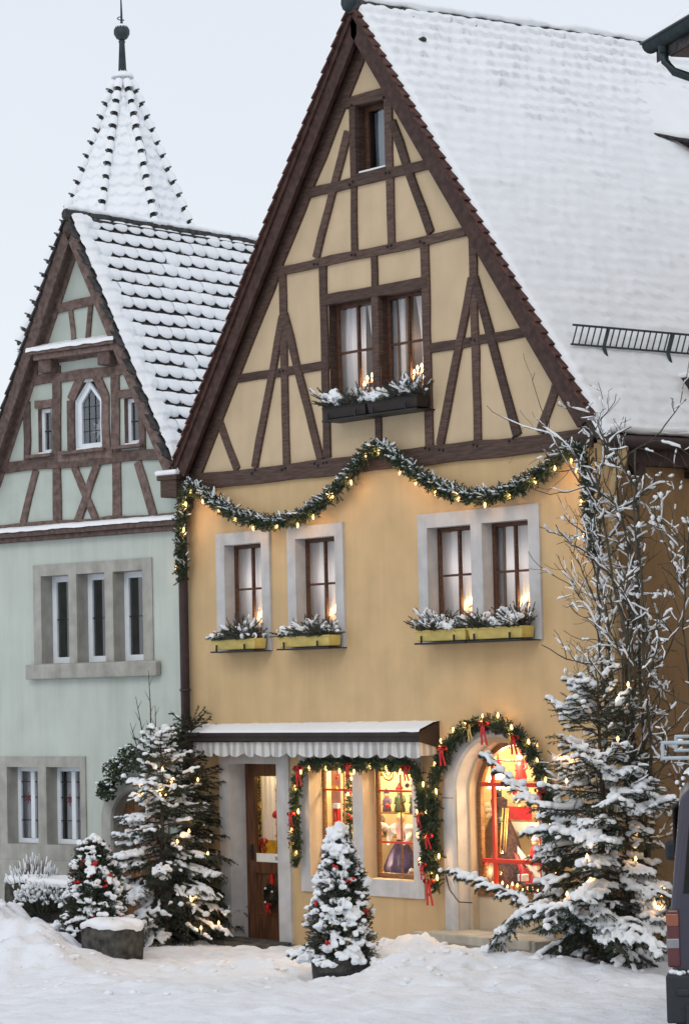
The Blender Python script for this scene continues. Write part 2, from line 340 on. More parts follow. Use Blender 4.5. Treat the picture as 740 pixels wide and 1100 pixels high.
# ------------------------------------------------------------------ ground
def sst(a, b, x):
    t = min(1, max(0, (x - a) / (b - a))); return t * t * (3 - 2 * t)
BANKS = [  # x, y, rx, ry, height
    (.9, -3.4, 1.4, .7, .33), (-.4, -2.9, 1.6, .8, .44), (2.1, -3.6, .6, .5, .12), (-2.2, -2.6, 1.6, .9, .50), (3.1, -3.9, 1.1, .5, .10),
    (5.1, -1.15, .85, .45, .20), (4.45, -.95, .35, .3, .10), (6.3, -1.6, 1.0, .6, .10), (3.9, -2.3, .8, .45, .10), (5.5, -2.6, .7, .6, -.17), (6.1, -2.15, .55, .4, .13), (7.0, -2.9, 1.3, .5, .07),
    (7.6, -1.7, 1.3, .7, .10), (5.0, -4.6, 1.4, .45, .07)]
def ground_z(x, y):
    z = .045 + .20 * sst(2.5, 7.0, x)
    dep = (x - CP.x) * CF.x + (y - CP.y) * CF.y
    z += .16 * sst(24.5, 19, dep) + .28 * sst(19, 15.5, dep)
    for bx, by, rx, ry, h in BANKS:
        d = ((x - bx) / rx) ** 2 + ((y - by) / ry) ** 2
        if d < 6: z += h * math.exp(-d) * (1 + .45 * fbm(x, y, 3, 2.4, 4))
    near = math.exp(-((x - 4) ** 2 + (y + 3) ** 2) / 300)
    z += near * (.030 * fbm(x, y, 0, 1.1, 3) + .034 * fbm(x, y, 5, 3.2, 4) + .016 * fbm(x, y, 9, 10, 3))
    # trodden path in front of the door
    f = math.exp(-((x - 1.9) / 1.3) ** 2 - ((y + .9) / .8) ** 2)
    z += f * .02 * fbm(x, y, 2, 7, 3)
    return z
def axis(a, b, d, far):
    c = list(np.arange(a, b, d)); s = d; lo = [a]; hi = [b]
    while hi[-1] < far: s *= 1.35; hi.append(hi[-1] + s)
    s = d
    while lo[-1] > -far: s *= 1.35; lo.append(lo[-1] - s)
    return sorted(set(lo + c + hi))
gx = axis(-3.5, 12.5, .045, 450); gy = axis(-7.5, .2, .045, 450)
P = np.array([[(x, y, ground_z(x, y) if abs(x) < 60 and abs(y) < 60 else .3) for x in gx] for y in gy])
fr_ = np.random.default_rng(4)
def track(x0, y0, x1, y1, n, off=.10):
    d = np.array([x1 - x0, y1 - y0]); L_ = np.hypot(*d); d /= L_; s_ = np.array([-d[1], d[0]])
    for i in range(n):
        c = np.array([x0, y0]) + d * L_ * i / n + s_ * off * (1 if i % 2 else -1) + fr_.normal(0, .05, 2); u = (P[..., 0] - c[0]) * d[0] + (P[..., 1] - c[1]) * d[1]; v = (P[..., 0] - c[0]) * s_[0] + (P[..., 1] - c[1]) * s_[1]
        q = (u / .15) ** 2 + (v / .075) ** 2; P[..., 2] += -.045 * np.exp(-q ** 2) + .016 * np.exp(-((np.sqrt(q) - 1.35) / .3) ** 2)
track(1.7, -.55, 5.4, -4.8, 12); track(2.1, -.7, 8.2, -4.3, 15); track(3.2, -.9, 7.9, -2.9, 11); track(5.0, -.75, 8.9, -3.4, 9); track(3.3, -4.4, 9.5, -2.6, 14); track(1.2, -.9, 3.6, -2.9, 7)
for _ in range(70):
    c = fr_.uniform((-.5, -5.5), (9.5, -.6)); r0 = fr_.uniform(.06, .22); q = ((P[..., 0] - c[0]) / r0) ** 2 + ((P[..., 1] - c[1]) / (r0 * fr_.uniform(.5, 1))) ** 2; P[..., 2] += fr_.uniform(-.03, .045) * np.exp(-q)
g = MB(); a_, b_ = P.shape[:2]
idx = np.arange(a_ * b_).reshape(a_, b_); F = np.stack([idx[:-1, :-1], idx[:-1, 1:], idx[1:, 1:], idx[1:, :-1]], -1).reshape(-1, 4)
o = fast_mesh('snowy_ground', P.reshape(-1, 3), F, M['snow_ground'], smooth=True); o['kind'] = 'structure'
# loose lumps kicked up on the banks
lm = MB()
for _ in range(260):
    bx, by, rx, ry, h = random.choice(BANKS); x = bx + random.gauss(0, rx * .7); y = by + random.gauss(0, ry * .7)
    if y > -.2: continue
    lm.blob((x, y, ground_z(x, y) + .0), random.uniform(.015, .05), 0, 7, .3, .55)
tag(lm.build('snow_lumps', M['snow']), 'loose lumps of snow scattered over the snow banks', 'snow lumps', kind='stuff')
# paving just before the shop door
pv = MB()
for i in range(3):
    for k in range(2): pv.box(.5 + i * .45, .93 + i * .45, -.42 + k * .24, -.19 + k * .24, -.05, .075 + random.uniform(0, .008), 0, .006)
o = pv.build('paving', M['rock'], bevel=.01); o['kind'] = 'structure'

# ------------------------------------------------------------------ yellow house
AX, AZ, SL = 3.45, 10.33, 1.386           # ridge and roof slope
HX0, HX1, HD = 0.0, 6.8, 11.0
H = root('timber_framed_house', 'yellow timber framed gable house with red windows, snowy steep roof and lit shop', 'house', (3.4, 0, 0))
W_IN = ((SL, 1, 9.83 + SL * AX), (-SL, 1, 9.83 - SL * AX))      # wall under the roof
holes = [(.74, 1.43, 3.48, 4.57), (2.05, 2.74, 3.48, 4.57), (4.27, 4.95, 3.48, 4.56), (5.12, 5.81, 3.48, 4.56),
         (.75, 1.62, .02, 2.06), (2.2, 2.95, .84, 2.04), (3.12, 3.93, .84, 2.04), (4.60, 5.84, .2, 2.30),
         (2.70, 3.45, 6.0, 7.13), (3.56, 4.27, 6.0, 7.13), (3.24, 3.74, 8.5, 9.26)]
wf = MB()
wall_sheet(wf, HX0, HX1, -.3, 5.25, holes[:8]); 
# rounded right corner, side wall, back and left wall
PT = [(6.8 + .12 * math.sin(a), .12 - .12 * math.cos(a)) for a in np.linspace(0, math.pi / 2, 7)]
for i in range(6): wf.add([(PT[i][0], PT[i][1], -.3), (PT[i + 1][0], PT[i + 1][1], -.3), (PT[i + 1][0], PT[i + 1][1], 5.3), (PT[i][0], PT[i][1], 5.3)], [(0, 1, 2, 3)], 0, True)
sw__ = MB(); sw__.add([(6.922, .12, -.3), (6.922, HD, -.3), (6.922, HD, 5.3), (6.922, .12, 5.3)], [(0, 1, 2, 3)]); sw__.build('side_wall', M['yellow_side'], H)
wf.add([(0, 0, -.3), (0, HD, -.3), (0, HD, 5.5), (0, 0, 5.5)], [(3, 2, 1, 0)])
wf.add([(0, HD, -.3), (6.92, HD, -.3), (6.92, HD, 5.3), (AX, HD, 9.9), (0, HD, 5.3)], [(0, 1, 2, 3, 4)])
wf.build('wall', M['yellow'], H)
gw = MB(); wall_sheet(gw, HX0, 6.9, 5.25, 9.9, holes[8:], .002, W_IN); gw.build('gable_wall', M['yellow_cold_lit'], H)
# ---- timbers
T, TH = M['timber'], M['timber_h']
def bt(a, b, w_, nm, mt=None, **k): beam(nm, a, b, w_, mt or (TH if abs(a[1] - b[1]) < .3 else T), H, **k)
bt((.1, 5.34), (6.75, 5.31), .19, 'timber_beam', y0=-.045, cut=W_IN)
bt((.8, 6.48), (2.70, 6.47), .10, 'timber_beam', cut=W_IN); bt((4.27, 6.46), (6.1, 6.46), .10, 'timber_beam', cut=W_IN)
bt((1.5, 7.62), (5.4, 7.61), .10, 'timber_beam', y0=-.03, cut=W_IN)
bt((2.3, 8.42), (4.75, 8.42), .11, 'timber_beam', y0=-.03, cut=W_IN)
bt((2.9, 9.33), (4.0, 9.31), .12, 'timber_beam', y0=-.028, cut=W_IN)
bt((2.62, 7.19), (4.37, 7.17), .12, 'timber_beam', y0=-.028)
bt((2.63, 5.44), (2.63, 7.57), .12, 'timber_post'); bt((4.33, 5.42), (4.33, 7.57), .12, 'timber_post')
bt((3.505, 7.23), (3.505, 7.57), .10, 'timber_post'); bt((3.505, 6.0), (3.505, 7.13), .115, 'timber_post'); bt((3.505, 5.42), (3.505, 5.95), .10, 'timber_post')
bt((2.70, 5.965), (4.27, 5.965), .07, 'timber_beam', y0=-.03)
bt((1.91, 5.42), (1.91, 7.58), .12, 'timber_post'); bt((5.08, 5.42), (5.08, 7.58), .11, 'timber_post')
bt((1.90, 7.10), (1.33, 5.43), .11, 'timber_brace', y0=-.03); bt((1.93, 7.12), (2.52, 5.42), .11, 'timber_brace', y0=-.03)
bt((5.06, 7.12), (4.50, 5.42), .11, 'timber_brace', y0=-.03); bt((5.10, 7.12), (5.68, 5.42), .11, 'timber_brace', y0=-.03)
bt((.68, 6.02), (1.0, 5.43), .11, 'timber_brace', cut=W_IN); bt((6.33, 6.0), (6.0, 5.42), .11, 'timber_brace', cut=W_IN)
bt((3.18, 7.66), (3.20, 9.27), .10, 'timber_post'); bt((3.80, 7.66), (3.80, 9.27), .12, 'timber_post')
bt((3.12, 9.0), (2.52, 7.68), .11, 'timber_brace', y0=-.03); bt((3.86, 8.98), (4.44, 7.68), .11, 'timber_brace', y0=-.03)
bt((3.24, 8.47), (3.74, 8.47), .07, 'timber_beam', y0=-.034)
for sx in (-1, 1):     # rafters that close the gable
    e0 = (AX + sx * 3.33, 9.83 - SL * 3.33 + .09); e1 = (AX + sx * .0, 9.83 + .09)
    beam('timber_rafter', e0, e1, .17, T, H, y0=-.03, y1=.03)
# timber pegs on the joints
pg = MB()
for (x, z) in [(1.9, 6.47), (2.63, 5.4), (3.5, 5.4), (4.33, 5.4), (5.08, 6.46), (1.9, 5.38), (5.08, 5.38), (3.19, 8.42), (3.8, 8.42), (3.2, 7.62), (3.8, 7.62), (5.05, 7.6), (4.33, 7.6), (2.55, 7.62), (3.2, 9.25), (3.8, 9.25), (4.55, 5.38), (5.62, 5.38), (2.48, 5.38), (1.35, 5.38)]:
    for k in (-1, 1): pg.lathe((x + k * .03, -.052, z + random.uniform(-.02, .02)), [(.012, -.012), (.012, .012)], 6)
pg.build('timber_pegs', M['iron'], H)

# ---- roof
def slope_pt(sx, t, y, h):      # t metres down from the ridge, h above the surface
    L1 = math.hypot(1, SL); ux, uz = sx / L1, -SL / L1; nx, nz = sx * SL / L1, 1 / L1
    yy = y
    return (AX + ux * t + nx * h + .03 * max(0, y), y, AZ + uz * t + nz * h + .028 * max(0, y) * max(0, 1 - t / 6))
TL = 3.47 * math.hypot(1, SL)
rf = MB(); Y0 = -.18
for sx in (-1, 1):
    te = TL if sx < 0 else TL + .22
    V = [slope_pt(sx, t, y, h) for h in (-.03, -.13) for t in (0, te) for y in (Y0 + .03, HD)]
    rf.add(V, [(0, 1, 3, 2), (4, 6, 7, 5), (0, 2, 6, 4), (1, 5, 7, 3), (2, 3, 7, 6)])
rf.build('roof', M['tile_dark'], H)
for sx in (-1, 1):
    bb = MB(); te = TL + .02
    V = [slope_pt(sx, t, y, h) for y in (Y0, Y0 + .045) for t, h in ((-.06, -.02), (te, -.02), (te - .05, -.24), (.25, -.24))]
    bb.add(V, [(0, 1, 2, 3), (7, 6, 5, 4), (0, 4, 5, 1), (1, 5, 6, 2), (2, 6, 7, 3)])
    # moulded strip and soffit boards
    V = [slope_pt(sx, t, y, h) for y in (Y0 - .025, Y0) for t, h in ((-.04, -.015), (te, -.015), (te, -.08), (0, -.08))]
    bb.add(V, [(0, 1, 2, 3), (7, 6, 5, 4), (0, 4, 5, 1), (1, 5, 6, 2), (2, 6, 7, 3)])
    bb.build('barge_board', M['barge'], H)
    sf = MB()
    V = [slope_pt(sx, t, y, h) for h in (-.12, -.14) for t in (.1, te - .05) for y in (Y0 + .05, .0)]
    sf.add(V, [(0, 1, 3, 2), (4, 6, 7, 5), (0, 2, 6, 4), (1, 5, 7, 3), (2, 3, 7, 6)]); sf.build('soffit', M['barge'], H)
    vt = MB(); t = .05
    while t < te - .05:
        V = [slope_pt(sx, t + a, y, h) for y in (Y0 - .05 - random.uniform(0, .012), Y0 + .14) for a, h in ((0, -.005), (.17, .022), (.17, -.002), (0, -.025))]
        vt.add(V, [(0, 1, 2, 3), (7, 6, 5, 4), (0, 4, 5, 1), (1, 5, 6, 2), (2, 6, 7, 3), (3, 7, 4, 0)]); t += .155
    vt.build('verge_tiles', M['tile_red'], H)
# left slope: snow sheet, right slope: the big one
def snow_slope(sx, ys, ts, te, peek):
    P = np.zeros((len(ts), len(ys), 3))
    for i, t in enumerate(ts):
        for k, y in enumerate(ys):
            row = t / .165; col = y / .19 + .5 * (int(row) % 2); arc = abs((col % 1) - .5) * 2
            fr = (row + .32 * arc * arc) % 1.0
            n = fbm(t, y, 1, .8, 3); n2 = fbm(t, y, 7, 3.5, 3); n3 = fbm(t, y, 2, 12, 2)
            edge = min(1, (y - ys[0]) / .07, (te - t) / .05 + .3, t / .05 + .4)
            pk = peek * max(0, 1 - t / 2.2) + .25 * peek * max(0, (t - 5.0) / 3.0) + .3 * peek * max(0, n2)
            h = .054 + .018 * n + .016 * n2 + .008 * n3
            step = .023 * (fr if fr < .86 else (1 - fr) * 6)     # lip at each course
            h += step * (.5 + 1.3 * pk + .5 * max(0, n)) - (.03 if fr > .84 else 0) * pk * (1 + 1.5 * n2) * (1.2 if n > -.05 else .5)
            P[i, k] = slope_pt(sx, t, y, max(-.06, h * max(0, edge) ** .5 - (.05 if edge <= 0.01 else 0)))
    return P
ys = list(np.arange(Y0 + .0, 4.6, .035)) + list(np.arange(4.7, HD, .25)); ts = np.arange(.0, TL + .27, .032)
P = snow_slope(1, ys, ts, TL + .26, 1.0); a_, b_ = P.shape[:2]; ii = np.arange(a_ * b_).reshape(a_, b_)
F = np.stack([ii[:-1, :-1], ii[:-1, 1:], ii[1:, 1:], ii[1:, :-1]], -1).reshape(-1, 4)
fast_mesh('roof_snow', P.reshape(-1, 3), F, M['snow'], H, smooth=True)
ys = np.arange(Y0 + .02, HD, .3); ts = np.arange(0, TL, .1); P = snow_slope(-1, ys, ts, TL, .2); a_, b_ = P.shape[:2]; ii = np.arange(a_ * b_).reshape(a_, b_)
F = np.stack([ii[:-1, :-1], ii[1:, :-1], ii[1:, 1:], ii[:-1, 1:]], -1).reshape(-1, 4)
fast_mesh('roof_snow', P.reshape(-1, 3), F, M['snow'], H, smooth=True)
# bare tile spots near the ridge
bs = MB()
for (x, y, z) in ((3.79, .48, 9.92), (3.76, 2.76, 9.98)):
    bs.blob((x + .05, y, z + .03), .045, 0, 8, .2, .6)
bs.build('bare_tile', M['tile_dark'], H)
# ridge tiles and their snow
rt = MB(); sn = MB(); y = Y0 - .06
while y < HD:
    z = AZ + .028 * max(0, y) + .02; x = AX + .03 * max(0, y)
    rt.tube([(x, y, z - .05), (x, y + .40, z - .025)], [.085, .075], 10); y += .36
rt.build('ridge_tiles', M['tile_dark'], H)
pth = []; rad = []
for y in np.arange(Y0 + .12, HD, .09):
    pth.append((AX + .03 * max(0, y) + random.uniform(-.01, .01), y, AZ + .028 * max(0, y) + .065 + random.uniform(-.012, .012))); rad.append(.072 + .025 * fbm(y, 0, 4, 2, 3) + random.uniform(-.008, .008))
sn.tube(pth, rad, 8, flat=.7); sn.build('ridge_snow', M['snow'], H)
cap = MB(); cap.tube([(AX, Y0 - .09, AZ + .0), (AX, Y0 + .02, AZ + .02)], [.10, .09], 10); cap.build('ridge_end_tile', M['zinc'], H)
# right eave: snow lip, fascia and deep soffit
ev = MB(); xe = AX + (TL + .22) / math.hypot(1, SL); ze = AZ - SL * (xe - AX)
pth = [(xe + .02 + .006 * math.sin(y * 9), y, ze + .03 + .012 * fbm(y, 0, 0, 4, 3)) for y in np.arange(-.12, HD, .08)]
ev.tube(pth, [.06 + .012 * fbm(p[1], 3, 0, 5, 2) for p in pth], 8, flat=.8); ev.build('eave_snow', M['snow'], H)
ef = MB(); ef.box(6.86, xe - .02, .02, HD, ze - .32, ze - .10); ef.box(6.90, xe + .03, -.02, HD, ze - .16, ze - .06)
for y in np.arange(.3, HD, .8): ef.box(6.9, xe + .0, y, y + .12, ze - .42, ze - .30)
ef.build('eave_timber', M['barge'], H, bevel=.01)
gt = MB(); gt.tube([(xe + .06, -.16, ze - .10), (xe + .06, HD, ze - .06)], .065, 10); gt.build('gutter', M['pipe'], H)
dp = MB(); dp.tube([(xe + .05, .06, ze - .14), (xe + .04, .04, ze - .30), (xe - .02, .02, ze - .42), (6.98, .0, ze - .62), (6.98, .0, 0)], .05, 10)
dp.build('downpipe', M['yellow'], H)
dp = MB(); dp.tube([(.06, -.08, 5.4), (.02, -.09, 5.2), (.02, -.09, 0)], .055, 10)
for z in (4.2, 2.9): dp.tube([(.02, -.09, z), (.02, -.09, z + .03)], .066, 10)
dp.build('downpipe', M['pipe'], H)
# snow guard fence on the roof
sg = MB()
def roofpt(x, y, h):
    L1 = math.hypot(1, SL); return (x + SL / L1 * h + .03 * max(0, y), y, AZ - SL * (x - AX) + h / L1)
base = 6.42
def gpt(y, u):   # u 0..1 from the foot to the top of the fence
    p = Vector(roofpt(base, y, .09)); return p + Vector((.035, 0, .19)) * u
sg.tube([gpt(-.02, 0), gpt(HD, 0)], .011, 6); sg.tube([gpt(-.02, 1), gpt(HD, 1)], .012, 6)
y = 0.0
while y < 5: sg.tube([gpt(y, 0), gpt(y + .04, 1)], .008, 5); y += .085
for y in (.43, 1.33, 2.23, 3.1, 4.0): sg.tube([roofpt(base + .1, y, .03), gpt(y, 0), gpt(y + .04, 1.02)], .020, 6)
sg.build('snow_guard', M['green_iron'], H)
# shed dormer on the right and a small hatch by the eaves
def rp(t_, y_, h_): return slope_pt(1, t_, y_, h_)
TA = (10.33 - 9.06) / (SL / math.hypot(1, SL)) + .02; YA = 3.30
top_ = []; low = []; snw = []
for q in np.linspace(0, 2.6, 60):
    td = TA + .50 * q; lift = .01 + .34 * q ** .9 + .012 * fbm(q, 0, 0, 5, 3); y_ = YA + q
    top_.append(rp(td, y_, lift)); low.append(rp(td - .05, y_ + .02, -.02))
    snw.append([rp(td - f * (1.3 + .2 * q), y_, (.035 + (lift + .03) * (1 - f) ** 1.3 * min(1, q / .45) ** .8 + .006 * f) + .006 * fbm(q * 3, f * 4, 2, 1, 3)) for f in np.linspace(0, 1, 14)])
dm = MB(); dm.sheet([top_, low], smooth=False); dm.build('dormer', M['barge'], H)
ds = MB(); ds.sheet([[p_] + r_ for p_, r_ in zip(top_, snw)]); ds.build('dormer_snow', M['snow'], H)
dr = MB(); dr.tube([tuple(Vector(p_) + Vector((.01, 0, -.01))) for p_ in top_[1:]], .022, 6); dr.build('dormer_eave', M['tile_dark'], H)
ht = MB(); ht.box(6.60, 6.9, 1.34, 1.7, 5.5, 5.98); ht.build('roof_hatch', M['barge'], H, bevel=.01)
hs = MB(); hs.box(6.57, 6.92, 1.32, 1.72, 5.98, 6.03); hs.build('roof_hatch_snow', M['snow'], H, bevel=.02)

# ---- stone surrounds and windows
def surround(x0, x1, z0, z1, ops, mt, name='stone_surround', y0=-.03, depth=.16, mt2=None, parent=H, local=False, reveal=True, sill=None, sb=0):
    mb = MB(); wall_sheet(mb, x0, x1, z0, z1, ops, y0)
    # outer rim
    for a, b in (((x0, z0), (x1, z0)), ((x1, z0), (x1, z1)), ((x1, z1), (x0, z1)), ((x0, z1), (x0, z0))):
        mb.add([(a[0], y0, a[1]), (a[0], .02, a[1]), (b[0], .02, b[1]), (b[0], y0, b[1])], [(0, 1, 2, 3)])
    o = mb.build(name, mt, parent, local=local)
    rv = MB()
    for (a, b, c, d) in ops:
        for p, q in (((a, c), (b, c)), ((b, c), (b, d)), ((b, d), (a, d)), ((a, d), (a, c))):
            rv.add([(p[0], y0, p[1]), (q[0], y0, q[1]), (q[0], depth, q[1]), (p[0], depth, p[1])], [(0, 1, 2, 3)])
    rv.build('window_reveal', mt2 or mt, parent, local=local)
    return o
def window(a, b, c, d, y, mt, parent=H, cols=2, rows=(.5,), fw=.06, mw=.035, local=False, gl=None, curtain=None, back=True, bar=None, center=.05, room=.5, rmar=.3, wide=0):
    """wooden window in opening a..b x c..d at depth y"""
    fr = MB(); D_ = .035; fr.box(a, a + fw, y, y + D_, c, d); fr.box(b - fw, b, y, y + D_, c, d); fr.box(a + fw, b - fw, y, y + D_, d - fw, d); fr.box(a + fw, b - fw, y, y + D_, c, c + fw)
    if cols == 2 and center: fr.box((a + b) / 2 - center / 2, (a + b) / 2 + center / 2, y - .006, y + .033, c + fw, d - fw)
    f = fr.build('window', mt, parent, local=local, bevel=.006)
    mu = MB()
    for r_ in rows: z = c + (d - c) * r_; mu.box(a + fw, b - fw, y + .006, y + .026, z - mw / 2, z + mw / 2)
    if cols == 2 and not center: mv = MB(); mv.box((a + b) / 2 - mw * .3, (a + b) / 2 + mw * .3, y + .009, y + .022, c + fw, d - fw); mv.build('upright_bar', mt, f, local=local)
    if rows: mu.build('glazing_bars', bar or mt, f, local=local)
    pn = MB(); pn.add([(a + fw, y + .03, c + fw), (b - fw, y + .03, c + fw), (b - fw, y + .03, d - fw), (a + fw, y + .03, d - fw)], [(0, 1, 2, 3)])
    pn.build('pane', gl or M['glass'], f, local=local)
    if curtain:
        cu = MB(); w_ = b - a - 2 * fw
        for side in curtain:           # (from, to) fractions, lower edge flared
            P = []
            for i in range(9):
                v = i / 8; row = []
                for k in range(25):
                    u = k / 24; f0, f1 = side; xx = f0 + (f1 - f0) * u
                    if f0 == 0: xx *= 1 - .04 * math.sin(v * 2.5)
                    elif f1 == 1: xx = 1 - (1 - xx) * (1 - .25 * math.sin(v * 2.5))
                    row.append((a + fw - wide + xx * (w_ + wide), y + .10 + .018 * math.sin(u * 26 + v) + .01 * math.sin(u * 9), d - fw - v * (d - c - 2 * fw)))
                P.append(row)
            cu.sheet(P)
        cu.build('curtain', M['curtain'], f, local=local)
    if back:
        rm = MB(); yb = y + room; q_ = rmar; rm.add([(a - q_, y + .07, c - q_), (b + q_, y + .07, c - q_), (b + q_, yb, c - q_), (a - q_, yb, c - q_), (a - q_, y + .07, d + q_), (b + q_, y + .07, d + q_), (b + q_, yb, d + q_), (a - q_, yb, d + q_)],
                                          [(0, 1, 2, 3), (4, 7, 6, 5), (3, 2, 6, 7), (0, 3, 7, 4), (1, 5, 6, 2)])
        rm.build('room', M['dark'] if back is True else back, f, local=local)
    return f
UP = [(.58, 1.58, [holes[0]]), (1.90, 2.88, [holes[1]]), (4.12, 5.97, [holes[2], holes[3]])]
for x0, x1, ops in UP: surround(x0, x1, 3.34, 4.71, ops, M['stone'])
WROOM = mat('dim_room', (.16, .12, .085), .9, .1, 4, 0)
for k in range(4):
    a, b, c, d = holes[k]; window(a, b, c, d, .115, M['brown_frame'], rows=(.53,), curtain=[(0, 1.0)], back=WROOM, wide=.2, rmar=.25, fw=.042, center=.032, mw=.024)
for k in (8, 9):
    a, b, c, d = holes[k]; window(a, b, c, d, .10, M['brown_frame'], rows=(.52,), curtain=[(0, .60), (.66, 1)] if k == 8 else [(.0, .36), (.62, 1)], back=WROOM, wide=.15, rmar=.2, fw=.045, center=.034, mw=.026)
a, b, c, d = holes[10]; window(a, b, c, d, .12, M['brown_frame'], cols=1, rows=(), curtain=[(0, .9)], gl=M['glass_dark'])
rv = MB()
for k in (8, 9, 10):
    a, b, c, d = holes[k]
    for p, q in (((a, c), (b, c)), ((b, c), (b, d)), ((b, d), (a, d)), ((a, d), (a, c))):
        rv.add([(p[0], 0, p[1]), (q[0], 0, q[1]), (q[0], .12, q[1]), (p[0], .12, p[1])], [(0, 1, 2, 3)])
rv.build('window_reveal', M['timber'], H)
ws = MB(); ws.box(3.26, 3.72, .0, .11, 8.505, 8.535); ws.build('sill_snow', M['snow'], H, bevel=.01)
# ---- candle arches in the windows
def candle_arch(cx, y, z, wd, n, lb, e=1.2):
    r_ = root('candle_arch', lb, 'candle arch', (cx, y, z), group='lit candle arches behind the window panes')
    b = MB(); b.box(cx - wd / 2, cx + wd / 2, y - .03, y + .03, z, z + .03)
    pts = [(cx + wd * .46 * math.cos(a), y, z + .03 + wd * .42 * math.sin(a)) for a in np.linspace(0, math.pi, 9)]
    b.tube(pts, .008, 5)
    for i in range(3): b.blob((cx + (i - 1) * wd * .2, y, z + .07), .022, 0, 6)
    b.build('stand', M['lit_frame'], r_)
    for i in range(n):
        a = math.pi * (i + .5) / n; x = cx + wd * .46 * math.cos(a); zz = z + .03 + wd * .42 * math.sin(a)
        c = MB(); c.tube([(x, y, zz), (x, y, zz + .05)], .009, 6); cb = c.build('candle', M['ceramic'], r_)
        f = MB(); f.lathe((x, y, zz + .05), [(.006, 0), (.015, .014), (.012, .03), (.002, .05)], 7); f.build('flame', FLAME, cb)
    point((cx, y - .02, z + .17), e, r_=.05)
for k in (0, 1, 2, 3, 8, 9):
    a, b, c, d = holes[k]; point(((a + b) / 2 - .1, .42, (c + d) / 2 + .1), 3.2 if k < 8 else 2.6, (1, .86, .78), .12, 'curtain_fill')  # fill light added behind each curtain to brighten it
wn = ['left window beside the downpipe', 'second window from the left', 'left half of the double window', 'right half of the double window']
for k in range(4):
    a, b, c, d = holes[k]; candle_arch(a + (b - a) * .66, .215, 3.58, .30, 7, 'lit candle arch in the ' + wn[k], 3.2)
candle_arch(3.20, .18, 6.08, .3, 5, 'lit candle arch in the left attic window above dark flower box', 2.5)
candle_arch(4.02, .18, 6.08, .34, 7, 'lit candle arch in the right attic window above dark flower box', 4.0)

# ---- shop door
ss = MB(); OP = [(.75, 1.62, -.1, 2.06)]
surround(.56, 1.84, -.1, 2.22, OP, M['stone'], 'door_surround', depth=.21)
Dr = MB(); y = .20; a, b, c, d = .75, 1.62, .04, 2.06
Dr.box(a, b, y, y + .05, c, d); Dr = MB()
for bx in ((a, a + .17, c, d), (b - .13, b, c, d), (a + .17, b - .13, d - .15, d), (a + .17, b - .13, c, .32), (a + .17, b - .13, .80, .93)): Dr.box(bx[0], bx[1], y, y + .055, bx[2], bx[3])
Dr.box(a + .17, b - .13, y + .02, y + .04, .32, .80); Dr.box(a + .23, b - .19, y + .008, y + .03, .38, .74)
door = Dr.build('door', M['door'], H, bevel=.006)
p = MB(); p.add([(a + .17, y + .03, .93), (b - .13, y + .03, .93), (b - .13, y + .03, d - .15), (a + .17, y + .03, d - .15)], [(0, 1, 2, 3)]); p.build('pane', M['shop_glass'], door)
p = MB(); p.box(a + .172, b - .132, y + .012, y + .018, .932, 1.03); p.build('notice', M['white'], door)
hd = MB(); hd.box(a + .10, a + .14, y - .015, y, .95, 1.13); hd.tube([(a + .12, y - .02, 1.06), (a + .12, y - .06, 1.06), (a + .20, y - .06, 1.055)], .010, 6); hd.build('handle', M['iron'], door)
st = MB(); st.box(.5, 1.9, -.12, .24, -.1, .055); st.build('doorstep', M['rock'], H, bevel=.01)
# ---- shop windows
surround(2.03, 4.09, .66, 2.22, [holes[5], holes[6]], M['stone'], 'shop_window_surround', depth=.15, mt2=M['stone_warm'])
for k in (5, 6):
    a, b, c, d = holes[k]; window(a, b, c, d, .15, M['lit_frame'], rows=(.32, .78), mw=.022, gl=M['shop_glass'], fw=.055, bar=M['red_bar'], center=0, back=False)
# ---- arched shop entrance window
ar = MB(); CX, CZ, RI, RO = 5.22, 1.73, .63, .80; prev = None
ang = [math.pi * i / 24 for i in range(25)]
def arc(r_, y): return [(CX - r_ - (0), y, .36)] + [(CX - r_ * math.cos(t), y, CZ + r_ * math.sin(t)) for t in ang] + [(CX + r_, y, .36)]
prof = [(RO, .0), (RO, -.035), (RI + .03, -.035), (RI, -.005), (RI, .16)]
rings = [arc(r_, y) for r_, y in prof]; ar.sheet(np.array(rings), smooth=False)
ar.build('stone_arch', M['stone'], H)
jn = MB(); jn.box(CX - RO + .005, CX - RI - .005, -.038, -.034, CZ - .006, CZ + .002); jn.build('arch_joint', M['rock'], H)
ir = MB(); ir.sheet(np.array([arc(RI, .16), arc(RI - .03, .165), arc(RI - .03, .30)]), smooth=False); ir.build('arch_reveal', M['stone_warm'], H)
# corner fillers behind the ring
# spandrels and breast wall under the arched window
bw = MB(); bw.box(CX - RI, CX + RI, .26, .36, .1, .70); bw.build('breast_wall', M['stone_warm'], H)
wn_ = MB(); yy = .27; wn_.box(CX - RI + .03, CX + RI - .03, yy - .03, yy + .05, .70, .76)
for r_ in (RI - .03,):
    P0 = [(CX - (r_ - w2) * math.cos(t), yv, CZ + (r_ - w2) * math.sin(t)) for w2, yv in ((0, yy - .01), (.06, yy - .01), (.06, yy + .04)) for t in ang]
    wn_.sheet(np.array(P0).reshape(3, 25, 3), smooth=False)
for sx in (-1, 1): wn_.box(CX + sx * (RI - .06) - .03, CX + sx * (RI - .06) + .03, yy - .01, yy + .04, .76, CZ)
aw = wn_.build('arched_window', M['lit_frame'], H)
br = MB()
for x in (4.86, 5.56): br.box(x - .02, x + .02, yy, yy + .03, .76, CZ + .5)
for z in (1.07, 1.86): br.box(CX - RI + .06, CX + RI - .06, yy - .006, yy + .036, z - .022, z + .022)
